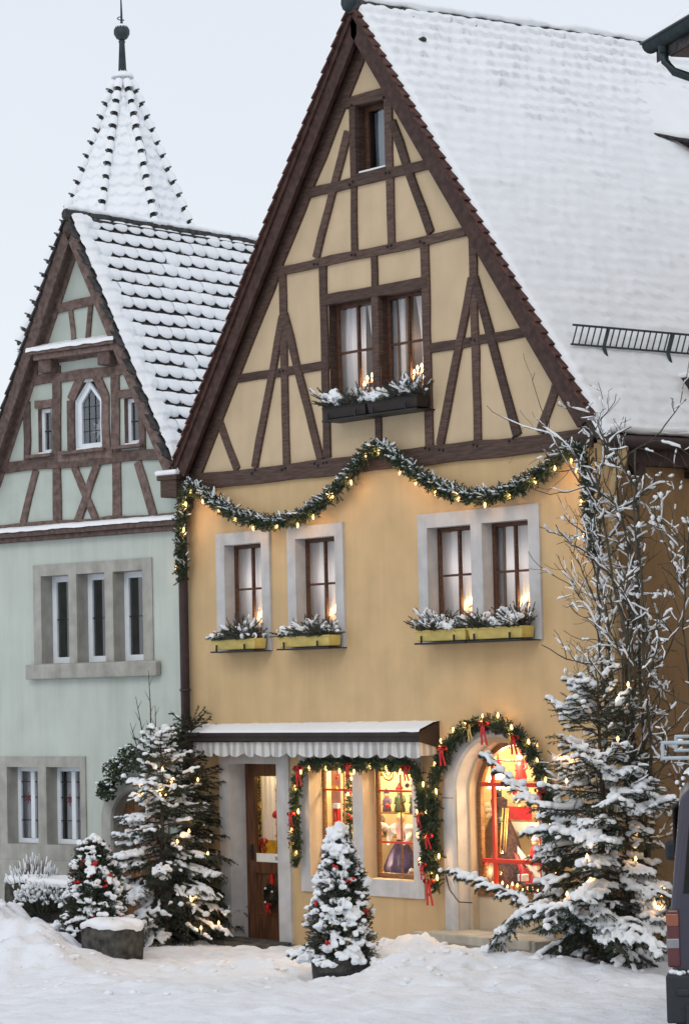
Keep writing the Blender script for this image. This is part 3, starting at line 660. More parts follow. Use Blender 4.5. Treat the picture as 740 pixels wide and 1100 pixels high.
br.box(CX - .42, CX + .42, yy - .004, yy + .034, 2.10, 2.115); br.build('glazing_bars', M['red_bar'], aw)
pn = MB(); pn.add([(CX - RI + .05, yy + .02, .76)] + [(CX - (RI - .05) * math.cos(t), yy + .02, CZ + (RI - .05) * math.sin(t)) for t in ang] + [(CX + RI - .05, yy + .02, .76)], [tuple(range(27))]); pn.build('pane', M['shop_glass'], aw)
stp = MB(); stp.box(4.36, 6.15, -.42, .26, 0, .36); stp.box(4.36, 6.1, -.45, -.36, .27, .37, 0, .004); stp.build('stone_step', M['stone_green'], H, bevel=.015)
# ---- shop awning (a narrow roof with a striped valance)
aw = MB(); X0, X1 = .30, 4.36
aw.add([(X0, -.27, 2.41), (X1, -.27, 2.43), (X1, 0, 2.53), (X0, 0, 2.51), (X0, -.27, 2.31), (X1, -.27, 2.32), (X1, 0, 2.25), (X0, 0, 2.25)],
       [(0, 1, 2, 3), (4, 7, 6, 5), (0, 4, 5, 1), (1, 5, 6, 2), (0, 3, 7, 4)])
aw.box(X0 - .01, X1 + .01, -.30, -.27, 2.325, 2.415); aw.box(X0 - .012, X1 + .012, -.308, -.30, 2.375, 2.42); aw.box(X0 - .005, X1 + .005, -.31, -.30, 2.325, 2.35)
awn = aw.build('awning', M['box_brown'], H, bevel=.006)
s_ = MB(); P = np.array([[(X0 - .015 + (X1 - X0 + .03) * i / 80, y, 2.436 + .02 * (i / 80) + (y + .27) * .37 + .008 * fbm(i * .3, y * 4, 0, 1, 3) - (.022 if y < -.295 or y > -.01 else 0)) for i in range(81)] for y in (-.302, -.285, -.25, -.2, -.1, 0)])
s_.sheet(P); s_.build('awning_snow', M['snow'], awn)
va = MB(); n = 96; xs = np.linspace(X0 + .04, X1 - .03, n * 3 + 1)
for i in range(n * 3):
    def pz(x): u = ((x - X0) / .255) % 1; return 2.195 - .05 * abs(math.sin(math.pi * u)) ** .6
    def py(x, lo): return -.262 - (.018 * math.sin(x * 17) + .01 * math.sin(x * 41)) * lo
    xa, xb = xs[i], xs[i + 1]; st_ = int((xa - X0) / .064) % 2
    va.add([(xa, py(xa, .2), 2.315), (xb, py(xb, .2), 2.315), (xb, py(xb, 1), pz(xb)), (xa, py(xa, 1), pz(xa))], [(0, 1, 2, 3)], st_, True)
for i in range(6):
    ya, yb = -.26 + i * .045, -.26 + (i + 1) * .045; va.add([(X1 - .03, ya, 2.32), (X1 - .03, yb, 2.32), (X1 - .03, yb, 2.17), (X1 - .03, ya, 2.17)], [(0, 1, 2, 3)], i % 2)
va.build('valance', [M['white_stripe'], M['grey_stripe']], awn)
# ------------------------------------------------------------------ lit rooms behind the shop glass
def room(x0, x1, y0, y1, z0, z1, mt, floor=.6):
    m = MB(); V = [(x, y, z) for x in (x0, x1) for y in (y0, y1) for z in (z0, z1)]
    m.add(V, [(2, 3, 7, 6), (0, 1, 3, 2), (4, 6, 7, 5), (1, 5, 7, 3), (0, 2, 6, 4)]); 
    o = m.build('shop_room', mt, H); return o
room(.05, 1.92, .27, 1.2, -.05, 2.4, M['yellow_decor']); room(1.95, 4.06, .22, .95, .3, 2.5, M['cream']); room(4.1, 6.3, .37, 1.3, .3, 2.7, M['cream'])
fb = MB(); fb.box(1.97, 4.04, .22, .9, .62, .80); fb.box(4.12, 6.2, .38, 1.1, .5, .72); fb.build('display_floor', M['shelfwood'], H)
gl = MB(); gl.box(2.5, 2.75, .5, .6, 2.30, 2.33); gl.box(3.4, 3.7, .5, .6, 2.30, 2.33); gl.box(4.9, 5.5, .55, .7, 2.46, 2.50); gl.box(1.0, 1.3, .7, .8, 2.2, 2.23)
gl.build('ceiling_lamp', GLOW, H)
WARM = (1, .74, .42)
point((2.3, .45, 2.15), 42, WARM, .08, 'shop_light'); point((3.3, .42, 2.1), 62, WARM, .08, 'shop_light')
point((3.2, .30, 1.0), 18, WARM, .08, 'shop_light')
point((4.95, .45, 2.2), 70, WARM, .1, 'shop_light'); point((5.2, .42, 1.5), 34, WARM, .1, 'shop_light'); point((4.6, .42, .95), 14, WARM, .06, 'shop_light')
point((1.2, .6, 2.1), 15, (1, .8, .5), .08, 'shop_light')
SHG = [None]
_bld = MB.build; _fm = fast_mesh
def _shift(V, ref):
    V = np.array(V, float); V[:, 0] -= 1.2 * np.maximum(0, V[:, 1].mean() - ref); return V
def _b2(s, name, mats, parent=None, **k):
    if SHG[0] is not None and s.v: V = _shift(np.concatenate(s.v), SHG[0]); s.v = [V]
    return _bld(s, name, mats, parent, **k)
MB.build = _b2
def fast_mesh(name, V, F, *a, **k):
    if SHG[0] is not None: V = _shift(np.asarray(V, float).reshape(-1, 3), SHG[0])
    return _fm(name, V, F, *a, **k)
SHG[0] = .21
# -- door glass view: white blind, red bows, hanging chain of bells
o = root('white_blind', 'white fabric blind hanging behind the glass of the shop door', 'blind', (1.12, .36, 1.2))
m = MB(); m.sheet([[(1.02 + .30 * u, .36 + .012 * math.sin(u * 22), 1.92 - .75 * v) for u in np.linspace(0, 1, 20)] for v in np.linspace(0, 1, 5)]); m.build('fabric', M['curtain'], o)
m = MB(); m.tube([(.9, .36, 1.925), (1.5, .36, 1.925)], .01, 6); m.build('rail', M['gold'], o)
def bow(c, s, mt, label, cat='bow', group=None, tails=.1, parent=None, name='bow'):
    b = MB(); x, y, z = c
    for sx in (-1, 1):
        P = []
        for i in range(9):
            a = i / 8 * 2 * math.pi; P.append([(x + sx * s * (.5 - .5 * math.cos(a)) * 1.0, y - .012 + dy, z + s * .38 * math.sin(a) * .9) for dy in (-.018 * s / .08, .018 * s / .08)])
        b.sheet(P)
        b.sheet([[(x + sx * (s * .15 + s * .35 * v) + w2 * s * .22, y - .014 - .01 * math.sin(v * 5), z - tails * v - abs(w2) * 0) for w2 in (-1, 0, 1)] for v in np.linspace(0, 1, 6)])
    b.blob((x, y - .015, z), s * .2, 0, 6)
    o = b.build(name, mt, parent); 
    if not parent: tag(o, label, cat, group)
    return o
bow((1.02, .34, 1.16), .09, M['red'], 'large red bow behind the door glass on its left side', tails=.18)
bow((1.42, .34, 1.16), .06, M['red'], 'smaller red bow behind the door glass on its right side', tails=.20)
o = root('bell_garland', 'hanging string of golden bells with a red pompom behind the door glass', 'bell string', (1.30, .33, 1.1))
m = MB(); m.tube([(1.30, .33, 1.9), (1.30, .33, 1.05)], .006, 5); m.build('string', M['gold'], o)
for i in range(6): m = MB(); m.blob((1.30 + random.uniform(-.02, .02), .33, 1.75 - i * .13), .016, 0, 7); m.build('bell', M['gold'], o)
m = MB(); m.blob((1.30, .32, 1.47), .045, 0, 9, .25); m.build('pompom', M['red'], o)
o = root('thin_fir', 'thin dark fir tree standing behind the door glass by the frame', 'small fir', (.98, .42, .9))
tp = np.array([[(.98, .42, 1.0 + .8 * t) for t in (0, .5, 1)]]); 
def cone_fir(o, c, h, r_, n, mt, ln=.03, name='foliage', K=14):
    zt = rng.random(n) ** 1.3; a = rng.random(n) * 6.283; rr = (1 - zt) * r_
    p0 = np.stack([c[0] + 0 * a, c[1] + 0 * a, c[2] + zt * h], -1); d = np.stack([np.cos(a) * rr, np.sin(a) * rr, -.15 * rr + .02], -1)
    P = np.stack([p0 + d * f for f in (.15, .6, 1.05)], 1); V, F = needles(P, K, ln, .008); return fast_mesh(name, V, F, mt, o)
cone_fir(o, (.98, .42, .95), .95, .08, 120, M['needle_g']); m = MB(); m.tube([(.98, .42, .6), (.98, .42, 1.8)], [.012, .004], 6); m.build('trunk', M['bark'], o)
tx = bpy.data.curves.new('notice_text', 'FONT'); tx.body = 'New'; tx.size = .07; tx.extrude = .001; tx.materials.append(M['iron'])
to = bpy.data.objects.new('notice_text', tx); COL.objects.link(to); to.location = (1.27, .208, .955); to.rotation_euler = (math.pi / 2, 0, 0)
dg = bpy.context.evaluated_depsgraph_get(); me = bpy.data.meshes.new_from_object(to.evaluated_get(dg)); me.transform(to.matrix_world if False else (Matrix.Translation((1.27 - 3.4, .208, .955)) @ Matrix.Rotation(math.pi / 2, 4, 'X')))
bpy.data.objects.remove(to); to = bpy.data.objects.new('lettering', me); COL.objects.link(to); to.parent = door
SHG[0] = .17
# -- left shop window
o = root('christmas_tree', 'small decorated green christmas tree inside the left shop window', 'christmas tree', (2.62, .5, .8))
cone_fir(o, (2.66, .5, .85), 1.35, .17, 420, M['needle_g'], .035); m = MB(); m.tube([(2.66, .5, .8), (2.66, .5, 2.2)], [.02, .004], 6); m.build('trunk', M['bark'], o)
for i in range(12):
    t = random.random(); a = random.uniform(3.2, 6.2); r_ = .17 * (1 - t); m = MB(); m.blob((2.66 + r_ * math.cos(a), .5 + r_ * math.sin(a), .95 + 1.2 * t), .018, 0, 7, 0); m.build('bauble', M['red'] if i % 2 else FLAME, o)
o = root('christmas_stocking', 'red christmas stocking hung on cream panel in left shop window', 'stocking', (2.45, .28, 1.4))
m = MB(); m.prism([(2.39, 1.58), (2.47, 1.58), (2.475, 1.42), (2.53, 1.34), (2.50, 1.28), (2.42, 1.31), (2.385, 1.42)], .27, .30); m.build('sock', M['red'], o, bevel=.01)
m = MB(); m.box(2.38, 2.48, .262, .308, 1.56, 1.62); m.build('cuff', M['white'], o, bevel=.01)
m = MB(); m.box(2.36, 2.52, .32, .34, .8, 2.1); tag(m.build('display_panel', M['pink'], None), 'tall pale pink panel behind the red stocking in left shop window', 'panel')
for i, (x, z) in enumerate(((2.42, 1.78), (2.44, 1.12), (2.50, .98))):
    m = MB(); m.blob((x, .3, z), .04, 0, 8, .2); tag(m.build('ornament', [M['gold'], M['yellow_decor'], M['pink']][i]), ['gold ornament above the red stocking in left shop window', 'yellow ornament below the red stocking in left shop window', 'pink ornament near the bottom of left shop window'][i], 'ornament')
o = bow((2.95 - .12, .27, .98), .05, M['red'], 'small red bow low on the right of left shop window', tails=.1)
# -- right shop window
o = root('brass_ring', 'round brass ring hanging at the top of right shop window', 'ring', (3.33, .28, 2.0))
m = MB(); m.tube([(3.33 + .085 * math.cos(a), .28, 1.97 + .085 * math.sin(a)) for a in np.linspace(0, 6.283, 17)], .012, 6); m.build('ring', M['gold'], o)
m = MB(); m.tube([(3.33 + .04 * math.cos(a), .28, 1.97 + .04 * math.sin(a)) for a in np.linspace(0, 6.283, 13)], .008, 6); m.build('inner_ring', M['gold'], o)
for z, lab in ((1.50, 'upper'), (1.24, 'lower')):
    m = MB(); m.box(3.1, 4.05, .55, .8, z, z + .02); tag(m.build('shelf', M['shelfwood']), lab + ' wooden shelf inside the right shop window', 'shelf')
def figure(x, y, z, h, body, cap, label, k=0):
    o = root('toy_figure', label, 'figurine', (x, y, z))
    m = MB(); m.lathe((x, y, z), [(h * .2, 0), (h * .22, h * .08), (h * .16, h * .3), (h * .2, h * .5), (h * .1, h * .68)], 10); m.build('body', body, o)
    m = MB(); m.blob((x, y, z + h * .78), h * .14, 0, 9, 0); m.build('head', M['skin'], o)
    m = MB(); m.lathe((x, y, z + h * .84), [(h * .15, 0), (h * .12, h * .08), (h * .02, h * .24)], 9); m.build('cap', cap, o)
    for s in (-1, 1): m = MB(); m.tube([(x + s * h * .14, y - .01, z + h * .58), (x + s * h * .26, y - .03, z + h * .4), (x + s * h * .18, y - .06, z + h * .32)], [h * .06, h * .05, h * .04], 6); m.build('arm', body, o)
    return o
figure(3.30, .62, 1.52, .24, M['purple'], M['purple'], 'lilac toy figure on the upper shelf, left one')
figure(3.52, .62, 1.52, .30, M['leaf'], M['red'], 'green coated toy figure with red cap in middle of upper shelf')
figure(3.78, .60, 1.52, .34, M['leaf'], M['leaf'], 'dark green toy figure at right end of upper shelf')
figure(3.22, .62, 1.26, .20, M['pink'], M['white'], 'pink toy figure at left end of the lower shelf')
o = root('angel_doll', 'angel doll with pink bodice, white puffed sleeves and wide lilac skirt in shop window', 'doll', (3.55, .38, .8))
m = MB(); K = 48; V = []
for i, (r_, z) in enumerate([(.25, .86), (.235, .95), (.17, 1.08), (.09, 1.2), (.05, 1.24)]):
    for k in range(K): a = 2 * math.pi * k / K; rr = r_ * (1 + .09 * math.sin(a * 11) * (1 - i / 5)); V.append((3.52 + rr * math.cos(a), .40 + rr * .6 * math.sin(a), z))
m.add(V, [(i * K + k, i * K + (k + 1) % K, (i + 1) * K + (k + 1) % K, (i + 1) * K + k) for i in range(4) for k in range(K)], 0, True); m.build('skirt', M['purple'], o)
m = MB(); m.lathe((3.52, .40, 1.23), [(.045, 0), (.07, .08), (.075, .13), (.03, .17)], 12, sy=.7); m.build('bodice', M['pink'], o)
for s in (-1, 1):
    m = MB(); m.blob((3.52 + s * .11, .39, 1.35), .06, 0, 9, .15); m.tube([(3.52 + s * .12, .38, 1.33), (3.52 + s * .17, .33, 1.24), (3.52 + s * .12, .29, 1.2)], [.04, .03, .02], 7); m.build('sleeve', M['white'], o)
m = MB(); m.blob((3.52, .39, 1.46), .045, 0, 10, 0, 1.1); m.build('head', M['skin'], o)
m = MB(); m.blob((3.52, .405, 1.475), .052, 0, 10, .1); m.build('hair', M['yellow_decor'], o)
for i, (x, z, s, mt) in enumerate(((3.22, .86, .05, 'yellow_decor'), (3.36, .87, .055, 'white'), (3.50, .86, .05, 'white'), (3.68, .88, .06, 'ceramic'), (3.80, .90, .05, 'pink'), (3.24, 1.36, .06, 'white'), (3.83, 1.30, .06, 'white'))):
    pos = ['far left', 'left', 'middle', 'right', 'far right'][i] + ' of the display floor' if i < 5 else ['left of the angel doll at shoulder height', 'right of the angel doll at shoulder height'][i - 5]
    o = root('flower_bunch', 'pale artificial flower bunch at the ' + pos if i < 5 else 'white artificial flower bunch ' + pos, 'flowers', (x, .32, z - .06))
    for j in range(6): m = MB(); m.blob((x + random.uniform(-s, s), .32 + random.uniform(-.03, .03), z + random.uniform(-s, s) * .7), s * .45, 0, 7, .25); m.build('blossom', M[mt], o)
    m = MB(); 
    for j in range(5): m.tube([(x, .32, z - .08), (x + random.uniform(-s, s), .31, z)], .005, 4)
    m.build('stem', M['leaf'], o)
SHG[0] = .29
# -- arched window: gown, red cloth, shelf, sign, garland lamp
o = root('brown_gown', 'dark brown brocade gown with full skirt standing in arched shop window', 'gown', (4.78, .62, .72))
m = MB(); K = 60; V = []; gp = [(.34, .72), (.33, .85), (.29, 1.05), (.22, 1.28), (.14, 1.45), (.085, 1.53), (.10, 1.62), (.105, 1.68), (.05, 1.71)]
for i, (r_, z) in enumerate(gp):
    for k in range(K): a = 2 * math.pi * k / K; rr = r_ * (1 + .07 * math.sin(a * 9 + i * .2) * max(0, 1 - i / 5)); V.append((4.98 + rr * math.cos(a), .66 + rr * .7 * math.sin(a), z))
m.add(V, [(i * K + k, i * K + (k + 1) % K, (i + 1) * K + (k + 1) % K, (i + 1) * K + k) for i in range(len(gp) - 1) for k in range(K)], 0, True); m.build('skirt', M['gown'], o)
m = MB()
for x in (.02, .05, -.03): m.tube([(4.98 + x, .66 - .10, 1.6), (4.98 + x + .03, .66 - .16, 1.35), (4.98 + x + .07, .66 - .22, 1.15)], [.008, .010, .004], 5)
m.build('sash', M['gold'], o)
m = MB(); m.tube([(4.98, .66, 1.7), (4.98, .66, 1.82)], .03, 8); m.build('stand', M['iron'], o)
o = root('table_lamp', 'bright white lamp shade above the brown gown in arched window', 'lamp', (4.98, .66, 1.84))
m = MB(); m.lathe((4.98, .66, 1.80), [(.12, 0), (.09, .16)], 16); m.build('lamp_shade', GLOW, o); m = MB(); m.tube([(4.98, .66, 1.96), (4.98, .66, 2.35)], .008, 5); m.build('cord', M['iron'], o)
m = MB(); m.sheet([[(5.22 + .42 * u, .52 + .1 * v + .02 * math.sin(u * 14), 1.15 - .36 * u - .42 * v * (.6 + u)) for u in np.linspace(0, 1, 20)] for v in np.linspace(0, 1, 8)]); tag(m.build('red_cloth', M['red']), 'draped red cloth to the right of the brown gown', 'cloth')
m = MB(); m.sheet([[(5.22 + .42 * u, .50, 1.22 - .36 * u - .09 * v + .012 * math.sin(u * 40) * v) for u in np.linspace(0, 1, 30)] for v in (0, 1)]); tag(m.build('white_trim', M['white']), 'white lace strip lying along the top of the red cloth', 'lace')
m = MB(); m.sheet([[(4.70 + .12 * u, .46, 1.05 - .3 * v) for u in np.linspace(0, 1, 5)] for v in (0, 1)]); tag(m.build('red_cloth', M['red']), 'small red cloth low at left edge of arched window', 'cloth')
o = root('wall_shelf', 'shelf with scalloped white lace edge behind the gown', 'shelf', (5.6, .9, 1.4))
m = MB(); m.box(5.05, 6.2, .85, 1.1, 1.42, 1.45); m.build('board', M['shelfwood'], o)
m = MB(); m.sheet([[(5.05 + 1.1 * u, .845, 1.44 - v * (.08 + .035 * abs(math.sin(u * 20)))) for u in np.linspace(0, 1, 60)] for v in (0, 1)]); m.build('lace', M['white'], o)
o = root('red_sign', 'small red sign with pale letters on the lace edged shelf', 'sign', (5.3, .86, 1.5))
m = MB(); m.box(5.12, 5.50, .86, .875, 1.46, 1.60); m.build('board', M['red'], o)
tx = bpy.data.curves.new('t', 'FONT'); tx.body = 'HECO'; tx.size = .12; tx.extrude = .001; tx.materials.append(M['white']); t2 = bpy.data.objects.new('t', tx); COL.objects.link(t2)
bpy.context.view_layer.update(); me = bpy.data.meshes.new_from_object(t2.evaluated_get(bpy.context.evaluated_depsgraph_get())); bpy.data.objects.remove(t2)
me.transform(Matrix.Translation((5.14 - 5.3, .857 - .86, 1.485 - 1.5)) @ Matrix.Rotation(math.pi / 2, 4, 'X')); lt = bpy.data.objects.new('lettering', me); COL.objects.link(lt); lt.parent = o
figure(5.50, .55, 1.02, .30, M['red'], M['white'], 'red coated toy figure standing right of the gown skirt')
figure(5.32, .62, 1.90, .30, M['red'], M['red'], 'red santa figure on the high shelf in arched window')
figure(5.60, .62, 1.90, .22, M['yellow_decor'], M['red'], 'yellow toy figure with red cap right of the santa')
m = MB(); m.box(5.0, 6.0, .52, .8, 1.87, 1.895); tag(m.build('shelf', M['shelfwood']), 'high wooden shelf carrying the red santa in arched window', 'shelf')
for i, (x, z) in enumerate(((4.78, 2.0), (4.82, 1.55), (4.75, 1.35), (5.5, 1.0), (5.62, 1.2), (5.30, 1.72), (5.66, 1.72))):
    m = MB(); 
    for j in range(5): m.blob((x + random.uniform(-.05, .05), .8, z + random.uniform(-.06, .06)), .04, 0, 7, .3)
    tag(m.build('white_ornament', M['white']), ['white cluster at top left of arched window', 'white cluster left of the gown bodice', 'white cluster left of the gown waist', 'white cluster above the red cloth', 'white cluster right of the gown skirt', 'white cluster right of the lamp shade', 'white cluster under the high shelf end'][i], 'ornament')
bz = np.random.default_rng(12)
for x0_, x1_, yy_, z0_, z1_, n_, lab, grp in ((2.3, 2.9, .24, 1.1, 1.95, 7, 'small shiny bauble hanging behind the left shop window glass', 'baubles in the left shop window'), (3.18, 3.75, .24, 1.55, 1.98, 5, 'small shiny bauble hanging high behind the right shop window glass', 'baubles in the right shop window'), (4.7, 5.6, .36, 1.3, 2.15, 11, 'small shiny bauble hanging behind the arched window glass', 'baubles in the arched window')):
    SHG[0] = .17 if yy_ < .3 else .29
    for i in range(n_):
        c = (bz.uniform(x0_, x1_), yy_, bz.uniform(z0_, z1_)); m = MB(); m.blob(c, bz.uniform(.016, .03), 0, 9, 0); m.tube([(c[0], c[1], c[2]), (c[0], c[1], c[2] + .12)], .0025, 4); tag(m.build('bauble', M[['red', 'gold', 'white', 'purple', 'red', 'leaf'][i % 6]]), lab, 'bauble', grp)
SHG[0] = .29
for i in range(14):
    c = (4.66 + i * .075, .36, .80 + bz.uniform(-.01, .04)); m = MB(); m.lathe(c, [(.006, -.02), (.012, 0), (.003, .02)], 7); tag(m.build('fairy_light', BULB), 'tiny warm fairy light along the floor of the arched window', 'fairy light', 'fairy lights along the arched window floor')
for i, (x, z, w2, h2, mt) in enumerate(((5.18, .79, .12, .10, 'gold'), (5.36, .80, .10, .13, 'leaf'), (5.5, .78, .09, .08, 'purple'), (4.66, .79, .09, .10, 'red'), (5.28, .92, .09, .07, 'white'))):
    o = root('wrapped_parcel', ['gold wrapped parcel on the floor of the arched window', 'tall green wrapped parcel right of the gold one', 'small purple wrapped parcel at the right of the arched window floor', 'red wrapped parcel at the left of the arched window floor', 'white parcel stacked over the gold one'][i], 'parcel', (x, .40, z - h2 / 2))
    m = MB(); m.box(x - w2 / 2, x + w2 / 2, .36, .44, z - h2 / 2 - .02, z + h2 / 2 - .02); m.build('box', M[mt], o, bevel=.005); m = MB(); m.box(x - .008, x + .008, .355, .445, z - h2 / 2 - .022, z + h2 / 2 - .016); m.build('ribbon', M['red' if i != 3 else 'gold'], o)
SHG[0] = None
# ------------------------------------------------------------------ garlands, wreath, window boxes
def resample(path, d):
    P = np.array(path, float); seg = np.linalg.norm(np.diff(P, axis=0), axis=1); s = np.r_[0, np.cumsum(seg)]; n = max(2, int(s[-1] / d)); q = np.linspace(0, s[-1], n + 1)
    # catmull-like smoothing
    Q = np.stack([np.interp(q, s, P[:, i]) for i in range(3)], 1); k = max(1, int(.18 / d))
    for _ in range(2):
        pad = np.pad(Q, ((k, k), (0, 0)), 'edge'); Q2 = np.stack([np.convolve(pad[:, i], np.ones(2 * k + 1) / (2 * k + 1), 'valid') for i in range(3)], 1); Q2[0] = Q[0]; Q2[-1] = Q[-1]; Q = Q2
    return Q
def garland(name, label, path, r_, dens, bulbs, snow=.5, bows=(), loops=None, light=.45, dirb=-1):
    Q = resample(path, .03); o = root(name, label, 'garland', tuple(Q[len(Q) // 2])); L_ = .03 * (len(Q) - 1)
    n = int(L_ * dens); i = rng.integers(0, len(Q) - 1, n); T = norm(Q[np.minimum(i + 1, len(Q) - 1)] - Q[i])
    d = rndunit(n); d = norm(d - (d * T).sum(-1, keepdims=True) * T * .7); d[:, 1] = np.where(d[:, 1] > .25, -d[:, 1], d[:, 1]); ln = r_ * rng.uniform(.65, 1.25, (n, 1)); p = Q[i] + rng.normal(size=(n, 3)) * .012
    d2 = norm(d + T * rng.choice([-1, 1], (n, 1)) * .7)
    P = np.stack([p, p + d2 * ln * .5, p + d2 * ln], 1); V, F = needles(P, 22, .030, .008, .5); fast_mesh('foliage', V, F, M['needle_g'], o)
    V1, F1 = tubes(P, np.full((n, 3), .006), 4); V2, F2 = tubes(Q[None], np.full((1, len(Q)), .028), 6); V, F = join([(V1, F1), (V2, F2)]); fast_mesh('stem', V, F, M['bark_g'], o)
    if snow:
        up = (d2[:, 2] > -.1) & (rng.random(n) < snow); PS = P[up] * 1.0; PS[..., 2] += .012; 
        if len(PS): V, F = tubes(PS[:, :, :], np.array([.008, .020, .007])[None] * rng.uniform(.6, 1.3, (len(PS), 1)), 5, .7); fast_mesh('snow', V, F, M['snow_fol'], o, smooth=True)
    nb = int(L_ / bulbs); rv = []
    for b in range(nb):
        t = (b + .5 + random.uniform(-.18, .18)) / nb; k = min(len(Q) - 1, int(t * (len(Q) - 1))); T_ = Q[min(k + 1, len(Q) - 1)] - Q[max(0, k - 1)]
        T_ = T_ / np.linalg.norm(T_); side = np.array([-T_[2], 0, T_[0]]);  side = side if dirb * side[2] > 0 or abs(side[2]) < .2 else -side
        if abs(side[2]) < .5: side *= random.choice([-1, 1])
        c = Q[k] + side * r_ * random.uniform(.3, 1.1) + np.array([0, -.05, 0]); m = MB(); ti = random.uniform(-.4, .4)
        m.tube([c + np.array([0, 0, .028]), c + np.array([0, 0, .010]), c - np.array([ti * .01, 0, .010]), c - np.array([ti * .03, 0, .030])], [.005, .0115, .0115, .003], 7); m.build('bulb', BULB, o)
        point((c[0], c[1] - .012, c[2] - .01), light * random.uniform(.7, 1.25))
        rv.append(c)
    wr = MB(); wr.tube(Q + np.array([0, -.03, -.02]), .005, 4); wr.build('cable', M['leaf'], o)
    for (x, z, s, mt) in bows: 
        k = np.argmin((Q[:, 0] - x) ** 2 + (Q[:, 2] - z) ** 2); bow((Q[k, 0], Q[k, 1] - r_ * .85, Q[k, 2]), s * .72, M[mt], '', parent=o, name='ribbon_bow', tails=s * random.uniform(1.3, 2.4))
    return o
yg = -.13
garland('lit_garland', 'long lit fir garland hung in two swags under the attic beam with snow on it',
        [(.08, yg, 4.22), (.07, yg, 4.6), (.09, yg, 4.95), (.16, yg, 5.30), (.32, yg, 5.33), (.69, yg, 5.09), (1.24, yg, 4.86), (1.89, yg, 4.74), (2.55, yg, 4.86), (3.13, yg, 5.16), (3.62, yg - .02, 5.54),
         (4.13, yg, 5.21), (4.71, yg, 4.91), (5.27, yg, 4.80), (5.83, yg, 4.86), (6.31, yg, 5.06), (6.67, yg, 5.28), (6.80, yg, 5.05), (6.83, yg, 4.5), (6.87, yg, 4.1)], .105, 460, .34, .36, light=1.9)
garland('lit_garland', 'lit fir garland with red bows framing the two shop windows below the awning',
        [(2.10, yg, .98), (2.10, yg, 1.4), (2.11, yg, 1.9), (2.22, yg, 2.10), (2.5, yg, 2.05), (2.8, yg, 2.10), (3.1, yg, 2.05), (3.45, yg, 2.10), (3.8, yg, 2.05), (4.12, yg, 2.10), (4.22, yg, 1.9), (4.24, yg, 1.5), (4.27, yg, 1.1), (4.29, yg, .93)],
        .085, 420, .25, 0, bows=[(2.22, 2.06, .10, 'red'), (3.1, 2.06, .08, 'red'), (4.08, 2.08, .09, 'red'), (2.10, 1.52, .08, 'red'), (4.22, 1.55, .07, 'red'), (4.28, 1.05, .08, 'red'), (2.10, 1.2, .06, 'gold')], light=1.3)
ag = [(CX - .86, -.1, z) for z in (.80, 1.1, 1.4)] + [(CX - .87 * math.cos(t), -.1, 1.66 + .86 * math.sin(t)) for t in np.linspace(.05, math.pi - .05, 13)] + [(CX + .88, -.1, z) for z in (1.4, 1.1, .85)]
garland('lit_garland', 'lit fir garland with red and gold bows following the stone arch', ag, .105, 430, .22, 0,
        bows=[(4.36, 1.35, .10, 'red'), (4.38, .86, .11, 'red'), (4.36, .95, .07, 'gold'), (4.62, 2.24, .10, 'red'), (5.05, 2.52, .07, 'gold'), (5.25, 2.53, .10, 'red'), (5.72, 2.38, .10, 'red'), (5.66, 2.42, .06, 'gold'), (6.07, 1.85, .09, 'red'), (6.1, 1.2, .08, 'red')], light=1.5, dirb=1)
# loose cable by the arch
m = MB(); m.tube([(4.46, -.06, .95), (4.52, -.06, .78), (4.66, -.06, .66), (4.85, -.05, .66)], .006, 5); tag(m.build('loose_cable', M['iron']), 'thin dark cable curving from the arch garland across the jamb', 'cable')
# small wreath on the door
o = root('door_wreath', 'small dark fir wreath with red bow hanging on the shop door', 'wreath', (1.22, .17, .55))
a = rng.random(260) * 6.283; c = np.stack([1.22 + .085 * np.cos(a), .17 + 0 * a, .56 + .10 * np.sin(a)], -1); d = rndunit(260) * .045; d[:, 1] = -abs(d[:, 1]) * .6
P = np.stack([c, c + d * .5, c + d], 1); V, F = needles(P, 14, .02, .006); fast_mesh('foliage', V, F, M['needle_d'], o)
m = MB(); m.tube([(1.22 + .085 * math.cos(q), .175, .56 + .10 * math.sin(q)) for q in np.linspace(0, 6.283, 17)], .02, 6); m.build('ring', M['bark'], o)
bow((1.22, .14, .46), .055, M['red'], '', parent=o, name='ribbon_bow', tails=.09); m = MB(); m.box(1.20, 1.25, .185, .195, .66, .80); m.build('ribbon', M['red'], o)
for q in (.5, 2.2, 4): m = MB(); m.blob((1.22 + .085 * math.cos(q), .135, .56 + .1 * math.sin(q)), .014, 0, 7, 0); m.build('bauble', M['ceramic'], o)

